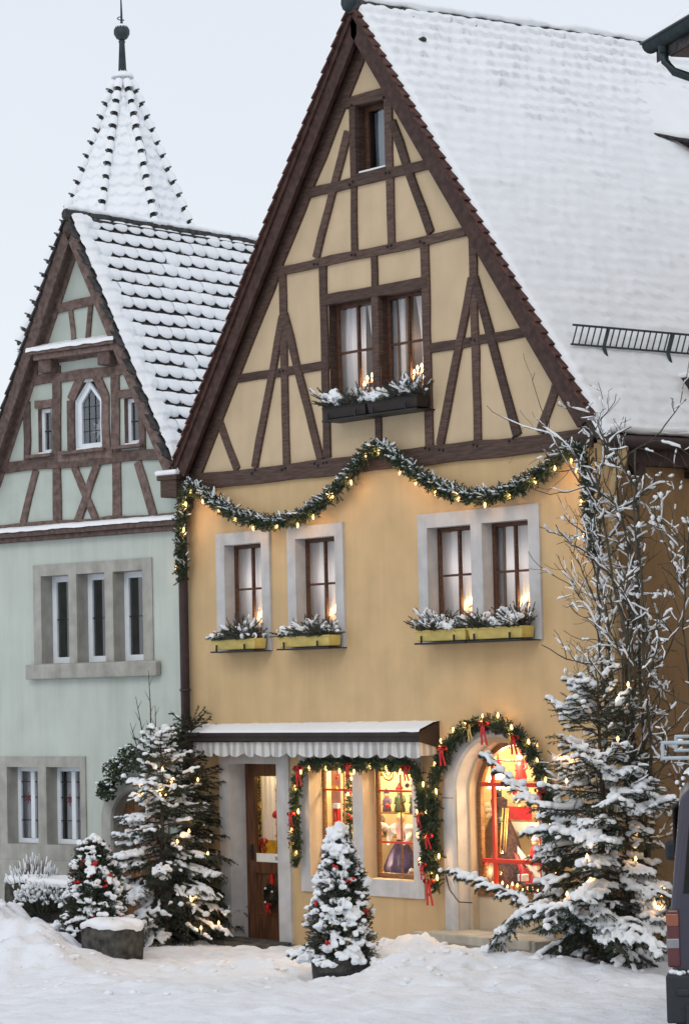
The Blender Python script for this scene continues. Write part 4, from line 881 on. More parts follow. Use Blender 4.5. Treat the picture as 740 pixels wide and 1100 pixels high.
# window boxes: trough on an iron bracket, evergreen sprigs, snow
def flower_box(x0, x1, z, mt, label, grp, y0=-.24, y1=-.06, h=.12, snow=.8, blue=.4, seed=1):
    r_ = np.random.default_rng(seed); o = root('flower_box', label, 'flower box', ((x0 + x1) / 2, y0, z), group=grp)
    m = MB(); m.add([(x0 + .02, y0 + .02, z), (x1 - .02, y0 + .02, z), (x1 - .02, y1, z), (x0 + .02, y1, z), (x0, y0, z + h), (x1, y0, z + h), (x1, y1, z + h), (x0, y1, z + h)], [(3, 2, 1, 0), (0, 1, 5, 4), (1, 2, 6, 5), (2, 3, 7, 6), (3, 0, 4, 7), (4, 5, 6, 7)])
    m.box(x0 - .006, x1 + .006, y0 - .008, y0 + .012, z + h - .02, z + h); m.build('trough', mt, o, bevel=.006)
    m = MB(); m.box(x0 + .01, x1 + .02, y0 - .02, y0 - .006, z - .03, z - .012); m.box(x0 + .01, x1 + .02, y0, y1 + .06, z - .03, z - .018)
    for f in (.15, .8): m.box(x0 + (x1 - x0) * f - .01, x0 + (x1 - x0) * f + .01, y0 - .022, y0 - .010, z - .03, z + .06)
    m.build('bracket', M['iron'], o)
    n = 300; c = np.stack([r_.uniform(x0 + .05, x1 - .03, n), r_.uniform(y0, y1, n), np.full(n, z + h - .01)], -1)
    d = np.stack([r_.normal(0, .5, n), r_.normal(-.35, .5, n), r_.uniform(.15, 1.0, n)], -1); d = norm(d) * r_.uniform(.09, .25, (n, 1)) * (1 + .35 * np.sin(c[:, :1] * 9 + seed))
    P = np.stack([c, c + d * .55, c + d + [0, 0, -.02]], 1); k = int(n * blue)
    V, F = needles(P[:k], 22, .028, .008); fast_mesh('blue_sprigs', V, F, M['needle_b'], o); V, F = needles(P[k:], 22, .028, .008); fast_mesh('green_sprigs', V, F, M['needle'], o)
    V, F = tubes(P, np.full((n, 3), .005), 4); fast_mesh('stems', V, F, M['bark_g'], o)
    cl = np.array([fbm(float(q[0]), float(q[1]), seed, 5, 2) for q in P[:, 2]]); sel = r_.random(n) < np.clip(snow * .34 + cl * 1.6, 0, .85); PS = P[sel][:, 1:]; PS = np.stack([PS[:, 0], (PS[:, 0] + PS[:, 1]) / 2, PS[:, 1]], 1); PS[..., 2] += .015
    V, F = tubes(PS, np.array([.016, .038, .018])[None] * r_.uniform(.5, 1.5, (len(PS), 1)), 7, .75); melt(fast_mesh('snow', V, F, M['snow_fol'], o, smooth=True), .008, 1)
    for j in range(5):
        x = r_.uniform(x0 + .05, x1 - .05); m = MB(); m.blob((x, y0 - .01, z + h + r_.uniform(.03, .1)), .022, 0, 7, .2); m.build('cone', M['flower_a'] if j % 2 else M['ceramic'], o)
    return o
G_Y = 'yellow flower boxes under the upper floor windows'; G_B = 'dark flower boxes under the attic window'
flower_box(.74, 1.54, 3.36, M['box_yellow'], 'yellow flower box with blue fir sprigs under the leftmost upper window', G_Y, seed=3, snow=.7, blue=.6)
flower_box(1.96, 2.86, 3.36, M['box_yellow'], 'yellow flower box under second window from the left, snow hanging over front', G_Y, seed=4, snow=.9)
flower_box(4.28, 5.06, 3.36, M['box_yellow'], 'yellow flower box under left half of double window, snow spilling left', G_Y, seed=5, snow=1.2)
flower_box(5.09, 5.90, 3.36, M['box_yellow'], 'yellow flower box under right half of the double window', G_Y, seed=6, snow=1.1)
flower_box(2.84, 3.56, 5.83, M['box_brown'], 'dark brown flower box under left attic window, snowy blue sprigs', G_B, seed=7, snow=.9, blue=.6, h=.13)
flower_box(3.58, 4.40, 5.83, M['box_brown'], 'dark brown flower box under right attic window with thickest snow', G_B, seed=8, snow=1.3, blue=.6, h=.13)

# ------------------------------------------------------------------ green house (own frame: x along its front, y inwards)
GA = .17; GO = (-.05, 0, 0)
G = root('green_house', 'pale green gabled house with grey timber attic and pointed arch window', 'house', GO, GA)
GL = dict(local=True); gAX, gAZ, gSL = -1.68, 8.78, 1.9
gin = ((gSL, 1, 8.45 + gSL * gAX), (-gSL, 1, 8.45 - gSL * gAX))
gh = [(-2.46, -1.97, 3.28, 4.36), (-1.83, -1.34, 3.28, 4.36), (-1.20, -.70, 3.28, 4.36), (-3.13, -2.57, 1.06, 2.01), (-2.42, -1.82, 1.06, 2.01), (-1.30, -.50, -.2, 1.85)]
m = MB(); wall_sheet(m, -3.6, 0.04, -.3, 4.93, gh); m.add([(-3.6, 0, -.3), (-3.6, 9, -.3), (-3.6, 9, 5), (-3.6, 0, 5)], [(0, 1, 2, 3)]); m.add([(-3.6, 9, -.3), (0, 9, -.3), (0, 9, 5), (gAX, 9, 8.4), (-3.6, 9, 5)], [(0, 1, 2, 3, 4)])
m.build('wall', M['green'], G, **GL)
gg = [(-2.47, -2.24, 5.88, 6.44), (-1.80, -1.35, 5.88, 6.70), (-.96, -.72, 5.88, 6.44)]
m = MB(); wall_sheet(m, -3.6, .1, 4.93, 8.6, gg, .0, gin); m.build('gable_wall', M['green_pale'], G, **GL)
TO = M['timber_old']
def gb(a, b, w_, nm='timber_post', **k): beam(nm, a, b, w_, TO, G, y0=k.pop('y0', -.025), wob=.014, local=True, cut=gin, **k)
gb((-3.35, 5.76), (-.1, 5.72), .13, 'timber_beam', y0=-.035); gb((-3.45, 5.0), (.05, 4.97), .10, 'timber_beam', y0=-.03)
gb((-2.6, 6.80), (-.8, 6.80), .12, 'timber_beam', y0=-.03); gb((-2.5, 7.02), (-.85, 7.04), .10, 'timber_beam')
gb((-2.15, 5.0), (-2.13, 6.95), .14); gb((-1.11, 5.0), (-1.10, 6.95), .14); gb((-2.68, 5.82), (-2.66, 6.55), .11); gb((-2.52, 6.50), (-2.15, 6.50), .10, 'timber_beam'); gb((-1.1, 6.50), (-.5, 6.50), .10, 'timber_beam')
gb((-.66, 5.78), (-.66, 6.5), .10); gb((-2.52, 5.68), (-2.77, 5.03), .11, 'timber_brace'); gb((-.75, 5.66), (-.50, 5.0), .12, 'timber_brace')
gb((-1.84, 5.68), (-1.47, 5.0), .11, 'timber_brace'); gb((-1.43, 5.68), (-1.79, 5.0), .11, 'timber_brace', y0=-.034)
gb((-1.88, 5.85), (-1.88, 6.5), .13); gb((-1.27, 5.85), (-1.27, 6.5), .13); gb((-1.88, 6.5), (-1.66, 6.82), .13, 'timber_brace'); gb((-1.27, 6.48), (-1.47, 6.82), .13, 'timber_brace')
gb((-2.1, 5.82), (-1.15, 5.80), .13, 'timber_beam', y0=-.04)
gb((-2.3, 7.66), (-1.2, 7.70), .11, 'timber_beam', y0=-.03); gb((-1.86, 7.64), (-1.80, 7.1), .075, 'timber_brace'); gb((-1.50, 7.66), (-1.58, 7.12), .075, 'timber_brace')
for sx in (-1, 1): beam('timber_rafter', (gAX + sx * 1.85, 8.45 - gSL * 1.85 + .1), (gAX, 8.55), .16, TO, G, y0=-.03, y1=.03, local=True)
m = MB()
for a, b, c, d in (gg[0], gg[2]):
    for p, q in (((a, c), (b, c)), ((b, c), (b, d)), ((b, d), (a, d)), ((a, d), (a, c))): m.add([(p[0], -.01, p[1]), (q[0], -.01, q[1]), (q[0], .06, q[1]), (p[0], .06, p[1])], [(0, 1, 2, 3)])
m.build('window_reveal', TO, G, **GL)
# pointed and square attic windows
def gwin(a, b, c, d, y=.05, **k):
    return window(a, b, c, d, y, M['white_frame'], parent=G, local=True, cols=k.pop('cols', 1), gl=M['glass_dark'], bar=k.pop('bar', M['iron']), mw=.012, rmar=.02, room=.25, **k)
gwin(-2.47, -2.24, 5.88, 6.44, fw=.05, rows=(.5,)); gwin(-.96, -.72, 5.88, 6.44, fw=.05, rows=(.5,))
c0 = [(-1.80, 5.88), (-1.35, 5.88), (-1.35, 6.48), (-1.575, 6.72), (-1.80, 6.48)]; c1 = [(-1.735, 5.95), (-1.415, 5.95), (-1.415, 6.45), (-1.575, 6.625), (-1.735, 6.45)]
m = MB(); m.add([(x, .03, z) for x, z in c0] + [(x, .03, z) for x, z in c1] + [(x, .09, z) for x, z in c1] + [(x, -.01, z) for x, z in c0], [(i, (i + 1) % 5, 5 + (i + 1) % 5, 5 + i) for i in range(5)] + [(5 + i, 5 + (i + 1) % 5, 10 + (i + 1) % 5, 10 + i) for i in range(5)] + [(15 + i, 15 + (i + 1) % 5, (i + 1) % 5, i) for i in range(5)])
pw = m.build('pointed_window', M['white_frame'], G, **GL); m = MB(); m.add([(x, .06, z) for x, z in c1], [tuple(range(5))]); m.build('pane', M['glass_dark'], pw, **GL)
m = MB(); m.box(-1.9, -1.2, .12, .4, 5.8, 6.9); m.build('room', M['dark'], pw, **GL)
m = MB()
for x in (-1.63, -1.52): m.box(x - .004, x + .004, .052, .058, 5.95, 6.56)
for z in (6.1, 6.25, 6.4): m.box(-1.73, -1.42, .052, .058, z - .004, z + .004)
m.build('glazing_bars', M['iron'], pw, **GL)
st8 = [(-1.50 + (.15 if k % 2 == 0 else .06) * math.sin(math.pi * k / 7), .10, 6.12 + (.15 if k % 2 == 0 else .06) * math.cos(math.pi * k / 7)) for k in range(14)]
m = MB(); m.add(st8, [tuple(range(14))]); so_ = m.build('paper_star', M['white'], None, local=True)
Gm = Matrix.Translation(GO) @ Matrix.Rotation(GA, 4, 'Z'); so_.matrix_world = Gm; tag(so_, 'white paper star hanging inside the pointed attic window', 'paper star')
m = MB()
for a, b in ((-2.62, -2.18), (-2.02, -1.25), (-1.12, -.62)): m.box(a, b, -.10, .0, 5.83, 5.87)
m.build('window_ledges', TO, G, bevel=.008, **GL)
m = MB()
for a, b in ((-2.46, -2.25), (-1.79, -1.36), (-.95, -.73)): m.box(a, b, -.03, .03, 5.872, 5.895)
m.build('ledge_snow', M['snow'], G, bevel=.008, **GL)
# small pent roof over the attic windows, corbels, ledge of snow
m = MB(); m.box(-2.40, -.90, -.24, .0, 7.09, 7.13); m.box(-2.36, -.94, -.19, .0, 7.02, 7.09); m.build('pent_roof', TO, G, bevel=.01, **GL)
m = MB(); P = np.array([[(-2.42 + 1.54 * i / 40, y, 7.135 + .04 + (y + .24) * .3 + .01 * fbm(i * .3, y * 5, 0, 1, 3) - (.045 if y < -.25 else 0)) for i in range(41)] for y in (-.26, -.245, -.2, -.1, .0)]); m.sheet(P); m.build('pent_snow', M['snow'], G, **GL)
m = MB(); m.box(-2.30, -2.08, -.16, .0, 6.86, 7.03); m.box(-1.26, -1.05, -.16, .0, 6.86, 7.03); m.build('corbels', TO, G, bevel=.015, **GL)
m = MB(); m.box(-3.6, .04, -.13, .0, 4.86, 4.93); m.box(-3.6, .04, -.09, .0, 4.80, 4.86); m.build('string_ledge', TO, G, bevel=.008, **GL)
m = MB(); P = np.array([[(-3.6 + 3.64 * i / 70, y, 4.93 + .035 + (y + .14) * .25 + .008 * fbm(i * .3, y * 5, 0, 1, 3) - (.04 if y < -.14 else 0)) for i in range(71)] for y in (-.15, -.138, -.1, -.05, .02)]); m.sheet(P); m.build('ledge_snow', M['snow'], G, **GL)
# stone windows
surround(-2.60, -.54, 3.25, 4.50, gh[:3], M['stone_green'], parent=G, local=True, depth=.19, y0=-.02)
for k in range(3): a, b, c, d = gh[k]; gwin(a, b, c, d, .17, fw=.075, rows=(.5,), curtain=None)
m = MB(); m.box(-2.68, -.42, -.10, -.02, 3.09, 3.27); m.build('window_sill', M['stone_green'], G, bevel=.012, **GL)
surround(-3.30, -1.73, .84, 2.14, gh[3:5], M['stone_green'], parent=G, local=True, depth=.19, y0=-.02)
for k in (3, 4): a, b, c, d = gh[k]; window(a, b, c, d, .16, M['white_frame'], parent=G, local=True, cols=2, rows=(.3, .6, .8), fw=.06, mw=.010, bar=M['iron'], gl=M['glass'], curtain=[(0, 1)], wide=.2, rmar=.2, center=.07)
for i, (x, z) in enumerate(((-2.95, 1.62), (-2.70, 1.35), (-2.20, 1.60), (-1.95, 1.36))):
    s8 = [(x + (.075 if k % 2 == 0 else .03) * math.sin(math.pi * k / 6), .17, z + (.09 if k % 2 == 0 else .03) * math.cos(math.pi * k / 6)) for k in range(12)]
    m = MB(); m.add(s8, [tuple(range(12))]); s_o = m.build('straw_star', M['flower_a'] if i % 2 == 0 else M['shelfwood'], None, local=True); s_o.matrix_world = Gm
    tag(s_o, ['dark red star ornament in the left ground floor window, left pane', 'straw coloured star in the left ground floor window, right pane', 'dark red star in the ground floor window nearer the arch, left pane', 'straw coloured star in the ground floor window nearer the arch, right pane'][i], 'star ornament')
# stone arch door of the green house
acx, acz = -.90, 1.35
m = MB(); A = [math.pi * i / 16 for i in range(17)]
rg = [[(acx - r_, y, -.2)] + [(acx - r_ * math.cos(t), y, acz + r_ * math.sin(t)) for t in A] + [(acx + r_, y, -.2)] for r_, y in ((.56, 0), (.56, -.03), (.40, -.03), (.38, .0), (.38, .18))]
m.sheet(np.array(rg), smooth=False); m.build('stone_arch', M['stone_green'], G, **GL)
m = MB(); m.add([(acx - .4, .16, -.2)] + [(acx - .4 * math.cos(t), .16, acz + .4 * math.sin(t)) for t in A] + [(acx + .4, .16, -.2)], [tuple(range(19))])
for x in (-.2, 0, .2): m.box(acx + x - .01, acx + x + .01, .15, .165, 0, acz + .3)
m.build('arched_door', M['lit_frame'], G, **GL)
m = MB(); m.box(-3.6, -1.5, -.05, .0, -.2, .86); m.build('plinth', M['stone_green'], G, bevel=.01, **GL)
# roof
def gsp(sx, t, y, h):
    L1 = math.hypot(1, gSL); return (gAX + sx * t / L1 + sx * gSL / L1 * h, y, gAZ - gSL * t / L1 + h / L1)
gTL = 1.74 * math.hypot(1, gSL); GY = -.2; GD = 8.5
m = MB()
for sx in (-1, 1):
    V = [gsp(sx, t, y, h) for h in (-.01, -.12) for t in (0, gTL) for y in (GY + .03, GD)]; m.add(V, [(0, 1, 3, 2), (4, 6, 7, 5), (0, 2, 6, 4), (1, 5, 7, 3), (2, 3, 7, 6)])
m.build('roof', M['tile_dark'], G, **GL)
for sx in (-1, 1):
    m = MB()
    for y0, y1, hb in ((GY, GY + .04, -.17), (GY + .04, .0, -.13)):
        V = [gsp(sx, t, y, h) for y in (y0, y1) for t, h in ((-.03, -.01), (gTL, -.01), (gTL - .05, hb), (.12, hb))]; m.add(V, [(0, 1, 2, 3), (7, 6, 5, 4), (0, 4, 5, 1), (1, 5, 6, 2), (2, 6, 7, 3)])
    m.build('barge_board', M['timber_old'], G, **GL)
# right slope: beaver tail tiles, each with its own tongue of snow
ROW = .198; CW = .24; tv = []; sv = []; NR = int(gTL / ROW) + 1
def tongue(t0, t1, yc, w_, h0, h1, th, r_, nu=5, nv=5, sq=1.0):
    """tile or snow tongue: rounded lower end, t down the slope"""
    P = []
    for i in range(nv + 1):
        v = i / nv
        for k in range(nu + 1):
            u = k / nu * 2 - 1; end = t1 - r_ * (1 - math.sqrt(max(0, 1 - (u * .96) ** 2)))
            t = t0 + (end - t0) * v; hh = h0 + (h1 - h0) * v + th * math.sqrt(max(0, 1 - (abs(u) ** 3) * .8)) * math.sqrt(max(0, 1 - v ** 6)) * min(1, .5 + v * 2)
            P.append((t, yc + u * w_ / 2, hh))
    n = (nu + 1) * (nv + 1)
    P += [(P[nv * (nu + 1) + k][0], P[nv * (nu + 1) + k][1], P[nv * (nu + 1) + k][2] - .022) for k in range(nu + 1)]
    F = [(i * (nu + 1) + k, i * (nu + 1) + k + 1, (i + 1) * (nu + 1) + k + 1, (i + 1) * (nu + 1) + k) for i in range(nv + 1) for k in range(nu)]
    return P, F
def add_t(lst, P, F, f): lst.append((np.array([f(*p) for p in P]), np.array(F)))
f = lambda t, y, h: gsp(1, t, y, h)
for r_ in range(NR):
    t0 = r_ * ROW; y = GY + (0 if r_ % 2 else CW / 2) - .02
    while y < 5.2:
        tt = min(t0 + ROW * 1.05, gTL + .03)
        P, F = tongue(max(0, t0 - .03), tt, y, CW * .97, .0, .028, .006, .08); add_t(tv, P, F, f)
        near = max(0, 1 - (y - GY) / .35) + max(0, (t0 - gTL + .35) / .3)
        a = t0 + .022 - .01 * near + random.uniform(-.010, .010); b = tt - .006 + (.03 if random.random() < .03 + .5 * max(0, 1 - (y - GY) / .6) else 0) + random.uniform(-.012, .006); th = .034 + .014 * fbm(t0, y, 1, 1.1, 3) + random.uniform(-.010, .012)
        if t0 > gTL - .5 and y > .9 and random.random() < .3: th *= .5
        if y < GY + .12: y += CW; continue
        P, F = tongue(a, b, y, CW * (1.0 + .05 * random.random()),   .012, .03, th, .085); add_t(sv, P, F, f)
        y += CW
V, F = join(tv); fast_mesh('roof_tiles', V, F, M['tile_dark'], G, local=True); V, F = join(sv); fast_mesh('roof_snow', V, F, M['snow'], G, smooth=True, local=True)
# snow blanket along verge and eave, left slope
m = MB(); P = [[gsp(1, t, GY - .01 + (.26 + .06 * math.sin(t / ROW * 3.14) + .10 * fbm(t, 0, 0, 3, 3)) * u, .0 + .075 * max(0, math.sin(.12 + u * 2.95)) ** .5 + .022 * ((t / ROW) % 1) + .018 * fbm(t, u, 3, 6, 3)) for u in np.linspace(0, 1, 10)] for t in np.arange(.05, gTL + .04, .022)]
m.sheet(P)
P = [[gsp(-1, t, y, .05 + .03 * abs(math.sin(t / ROW * math.pi)) + .012 * fbm(t, y, 2, 5, 3) - (.06 if y < GY + .02 else 0)) for y in list(np.arange(GY, GY + .3, .05)) + [1, 3, GD]] for t in np.arange(.02, gTL + .06, .035)]
m.sheet(P); m.build('verge_snow', M['snow'], G, **GL)
m = MB(); t = .05
for sx in (-1, 1):
    t = .05
    while t < gTL: V = [gsp(sx, t + a, y, h) for y in (GY - .035, GY + .1) for a, h in ((0, .0), (.2, .03), (.2, .008), (0, -.02))]; m.add(V, [(0, 1, 2, 3), (7, 6, 5, 4), (0, 4, 5, 1), (1, 5, 6, 2), (2, 6, 7, 3)]); t += ROW
m.build('verge_tiles', M['tile_dark'], G, **GL)
m = MB(); y = GY - .04; s_ = MB(); pth = []; rad = []
while y < GD: m.tube([(gAX, y, gAZ - .03), (gAX, y + .4, gAZ)], [.075, .06], 9); y += .36
m.build('ridge_tiles', M['tile_dark'], G, **GL)
for y in np.arange(GY - .02, GD, .06): pth.append((gAX + random.uniform(-.008, .008), y, gAZ + .055 + random.uniform(-.01, .01))); rad.append(.058 + .022 * fbm(y, 0, 3, 4, 3))
s_.tube(pth, rad, 8, flat=.7); s_.build('ridge_snow', M['snow'], G, **GL)
# eave end, small snow guards
m = MB(); m.box(-.16, .10, -.24, .0, 5.18, 5.40); m.box(-.20, .12, -.26, .0, 5.38, 5.44); m.build('eave_corner', M['timber'], G, bevel=.012, **GL)
m = MB(); m.box(-.22, .13, -.28, .02, 5.44, 5.50); m.build('eave_snow', M['snow'], G, bevel=.025, **GL)
m = MB()
def gg_(y, u, t): p = Vector(gsp(1, t, y, .06)); return p + Vector((.03, 0, .15)) * u
for t, ya, yb in ((gTL - .28, .02, .55), (gTL - .45, 1.3, 2.4)):
    m.tube([gg_(ya, 0, t), gg_(yb, 0, t)], .009, 5); m.tube([gg_(ya, 1, t), gg_(yb, 1, t)], .009, 5)
    for y in np.arange(ya, yb, .10): m.tube([gg_(y, 0, t), gg_(y + .03, 1, t)], .007, 5)
m.build('snow_guard', M['green_iron'], G, **GL)
# ------------------------------------------------------------------ tower behind
TX, TY, TZ = -6.75, 3.97, 12.12
K_ = root('round_tower', 'octagonal tower spire under snowy tiles with ball finial behind green house', 'tower', (TX, TY, 0))
def tp_(a, z, e=0):
    r_ = (TZ + .03 - z) * .395 + e; return r_
OA = [R(34) + math.pi / 4 * k for k in range(8)]
def oct_r(a):   # radius factor of a regular octagon with corners at OA
    q = (a - OA[0]) % (math.pi / 4) - math.pi / 8; return math.cos(math.pi / 8) / math.cos(q)
P = []; NA = 240
for i, z in enumerate(np.arange(TZ - .02, 7.85, -.025)):
    row = (TZ - z) / .158; ringr = tp_(0, z); L_ = []
    for k in range(NA + 1):
        a = 2 * math.pi * k / NA; nt_ = max(6, round(2 * math.pi * tp_(0, TZ - int(row) * .158) / .2)); cell = a / (2 * math.pi) * nt_ + .5 * (int(row) % 2)
        arc_ = abs(cell % 1 - .5) * 2; fr = (row + .30 * arc_ * arc_) % 1
        e = .020 + .038 * (fr if fr < .85 else (1 - fr) * 5.6) + .022 * fbm(a * 5, z * 4, 1, 1, 3)
        r_ = ringr * oct_r(a) + e; L_.append((TX + r_ * math.cos(a), TY + r_ * math.sin(a), z))
    P.append(L_)
m = MB(); m.sheet(P); m.build('spire_snow', M['snow'], K_)
m = MB(); m.lathe((TX, TY, 0), [(1.45, 0), (1.45, 8.2), (1.6, 8.3)], 8, smooth=False); m.build('tower_wall', M['stone_green'], K_)
hm = []; hs_ = []
for k, a in enumerate(OA):
    z = TZ - .22
    while z > 8.1:
        r0 = tp_(0, z) + .02; r1 = tp_(0, z - .17) + .03; dr = Vector((math.cos(a), math.sin(a), 0)); c0_ = Vector((TX, TY, z)) + dr * r0; c1_ = Vector((TX, TY, z - .15)) + dr * r1
        hm.append([tuple(c0_), tuple((c0_ + c1_) / 2), tuple(c1_)]); up_ = Vector((0, 0, .022)) + dr * .022
        hs_.append([tuple(c0_ + up_), tuple((c0_ + c1_) / 2 + up_ * 1.2), tuple(c0_ * .06 + c1_ * .94 + up_ * 1.1)]); z -= .20
V, F = tubes(np.array(hm), np.array([.02, .03, .045])[None] * np.ones((len(hm), 1)), 10); fast_mesh('hip_tiles', V, F, M['tile_red'] if False else M['tile_dark'], K_)
caps = MB()
for h3 in hm: caps.blob(h3[2] if random.random() < .9 else h3[1], random.uniform(.038, .050), 0, 8, .1, .7)
caps.build('hip_tile_ends', M['tile_dark'], K_)
V, F = tubes(np.array(hs_), np.array([.052, .066, .060])[None] * rng.uniform(.85, 1.12, (len(hs_), 1)), 8); fast_mesh('hip_snow', V, F, M['snow'], K_, smooth=True)
m = MB(); m.lathe((TX, TY, TZ - .12), [(.17, -.02), (.16, .03), (.09, .07), (.03, .09)], 14); m.build('spire_cap_snow', M['snow'], K_)
m = MB(); m.lathe((TX, TY, TZ - .06), [(.062, 0), (.042, .44), (.05, .46), (.05, .48)], 12); fz = TZ + .42
m.lathe((TX, TY, fz), [(.02, 0), (.08, .035), (.118, .10), (.12, .16), (.09, .215), (.03, .25), (.02, .28)], 16)
m.tube([(TX, TY, fz + .27), (TX, TY, fz + .42), (TX - .01, TY, fz + .85)], [.018, .016, .005], 8)
m.tube([(TX + .05 * math.cos(a) - .02, TY + .05 * math.sin(a), fz + .31 + a * .008) for a in np.linspace(0, 6, 12)], .008, 5)
m.build('finial', M['green_iron'], K_); m = MB(); m.lathe((TX, TY, fz + .20), [(.10, 0), (.07, .045), (.02, .06)], 12); m.build('finial_snow', M['snow'], K_)
# ------------------------------------------------------------------ conifers under snow
def lumps(T, r0, r_, lift=.012, n=8):
    """uneven ridges of snow on top of paths T (N,K,3)"""
    N, K = T.shape[:2]; u0 = r_.uniform(0, .35, N); u1 = r_.uniform(.62, 1.04, N); u = u0[:, None] + (u1 - u0)[:, None] * np.linspace(0, 1, n)[None]; u = np.clip(u, 0, .999) * (K - 1); i = u.astype(int); f = (u - i)[..., None]; ar = np.arange(N)[:, None]
    Q = T[ar, i] * (1 - f) + T[ar, i + 1] * f; w_ = r_.normal(0, 1, (N, n)); w_ = (w_ + np.roll(w_, 1, 1) + np.roll(w_, -1, 1)) / 1.7
    rad = r0 * np.clip(1 + .28 * w_, .45, 1.7) * r_.uniform(.55, 1.25, (N, 1)); rad[:, 0] *= .1; rad[:, -1] *= .1
    Q[..., 2] += lift + rad * .45; Q[..., :2] += r_.normal(0, r0 * .28, (N, n, 2)); return tubes(Q, rad, 6, .85)
def spruce(name, label, base, H_, Rm, seed, nd='needle', snow=.75, lights=8, lean=(0, 0), n_wh=22, droop=.35, az=None, low=.06, group=None, pw=.8, wig=.15, up0=.35, bare_top=.0, twig=.065, cat='spruce', sr=1.0, light=.45, dens=1.0, tmax=.26):
    r_ = np.random.default_rng(seed); o = root(name, label, cat, base, group=group); bx, by, bz = base
    K = 9; tr = np.array([[bx + lean[0] * (t ** 1.3) + .02 * math.sin(t * 7 + seed), by + lean[1] * t, bz + t * H_] for t in np.linspace(0, 1, K)])
    V, F = tubes(tr[None], (np.linspace(.055, .006, K) * (H_ / 3) ** .7)[None], 8); fast_mesh('trunk', V, F, M['bark'], o, smooth=True)
    B = []; TW = []; TL_ = []
    for i in range(n_wh):
        t = low + (1 - low) * (i / n_wh) ** .95; nb = r_.integers(4, 7); a0 = r_.uniform(0, 6.28)
        for k in range(nb):
            a = a0 + k * 6.283 / nb + r_.normal(0, .22); tt = min(.985, t + r_.uniform(-.015, .015))
            L_ = Rm * ((1 - tt) ** pw) * r_.uniform(.72, 1.15) + .05
            if az is not None: L_ *= az(a, tt)
            if L_ < .05: continue
            c = np.array([np.interp(tt, np.linspace(0, 1, K), tr[:, q]) for q in range(3)])
            el = up0 * (tt ** 1.5) * 2 + r_.normal(0, .08) - .05; n = 9; s = np.linspace(0, 1, n)
            hx, hy = math.cos(a), math.sin(a); z = L_ * (s * math.tan(el) - droop * s ** 1.6 * (1.2 - tt) * 1.3 + .16 * s ** 3)
            w_ = np.cumsum(r_.normal(0, wig * L_ / n, n)) * .4
            P = np.stack([c[0] + hx * L_ * s - hy * w_, c[1] + hy * L_ * s + hx * w_, c[2] + z], -1); B.append((P, L_))
            if tt < .97:
                m_ = max(3, int(L_ / twig * dens)); 
                for q in range(m_):
                    f = .12 + .88 * (q + .5) / m_; p = np.array([np.interp(f, s, P[:, e]) for e in range(3)]); g_ = (P[min(n - 1, int(f * (n - 1)) + 1)] - P[int(f * (n - 1))]); g_ /= np.linalg.norm(g_) + 1e-9
                    for sd_ in (-1, 1):
                        if r_.random() < .1: continue
                        side = np.array([-hy, hx, 0]) * sd_; tl = min(tmax, L_ * .42) * (1.1 - .75 * f) * r_.uniform(.7, 1.2) + .03
                        d = g_ * .75 + side * .8 + np.array([0, 0, -.18 + r_.normal(0, .12)]); d /= np.linalg.norm(d)
                        T = np.stack([p, p + d * tl * .35, p + d * tl * .7 + [0, 0, -tl * .06], p + d * tl + [0, 0, -tl * .16]], 0); TW.append(T)
                        if tl > .15:
                            for e_ in (-1, 1):
                                d2 = d * .7 + np.cross(d, [0, 0, 1]) * e_ * .7 + np.array([0, 0, -.15]); d2 /= np.linalg.norm(d2); p2 = T[1] + (T[2] - T[1]) * r_.random(); l2 = tl * .45
                                TW.append(np.stack([p2, p2 + d2 * l2 * .35, p2 + d2 * l2 * .7, p2 + d2 * l2 + [0, 0, -l2 * .12]], 0))
    BP = np.array([b[0] for b in B]); BL = np.array([b[1] for b in B]); TW = np.array(TW)
    V1, F1 = tubes(BP, np.linspace(1, .25, 9)[None] * (.006 + .009 * BL[:, None] / max(BL)), 5); V2, F2 = tubes(TW, np.array([.0045, .004, .003, .002])[None] * np.ones((len(TW), 1)), 3)
    V, F = join([(V1, F1), (V2, F2)]); fast_mesh('branches', V, F, M['bark'], o)
    V1, F1 = needles(TW, 26, .026, .0075, .9); V2, F2 = needles(BP[:, 4:], 60, .028, .0075, .9); V, F = join([(V1, F1), (V2, F2)]); fast_mesh('needles', V, F, M[nd], o)
    # snow lies on the twigs and on the outer half of the branches
    rad_ = np.hypot(TW[:, 1, 0] - bx, TW[:, 1, 1] - by); hh = (TW[:, 1, 2] - bz) / H_; outer = rad_ / (Rm * (1 - np.clip(hh, 0, .98)) ** pw + .08)
    clump = np.array([fbm(float(p[0]) * 1, float(p[1]) + float(p[2]) * .7, float(p[2]), 2.6, 2) for p in TW[:, 1]])
    sel = (r_.random(len(TW)) < snow * np.clip(.02 + outer * .75 + clump * 2.6, 0, 1)) & (TW[:, 2, 2] > bz + .0)
    V1, F1 = lumps(TW[sel], .0205 * sr, r_)
    bs_ = (r_.random(len(BP)) < snow) & (BL > .15); S2 = BP[bs_][:, 3:].copy(); S2[..., 2] += .018 * sr
    V2, F2 = lumps(S2, .024 * sr, r_, .0)
    V, F = join([(V1, F1), (V2, F2)]); melt(fast_mesh('snow', V, F, M['snow_fol'], o, smooth=True), .0105, 1)
    k = 0; tries = 0
    toc = np.array([CP.x - bx, CP.y - by]); toc /= np.linalg.norm(toc)
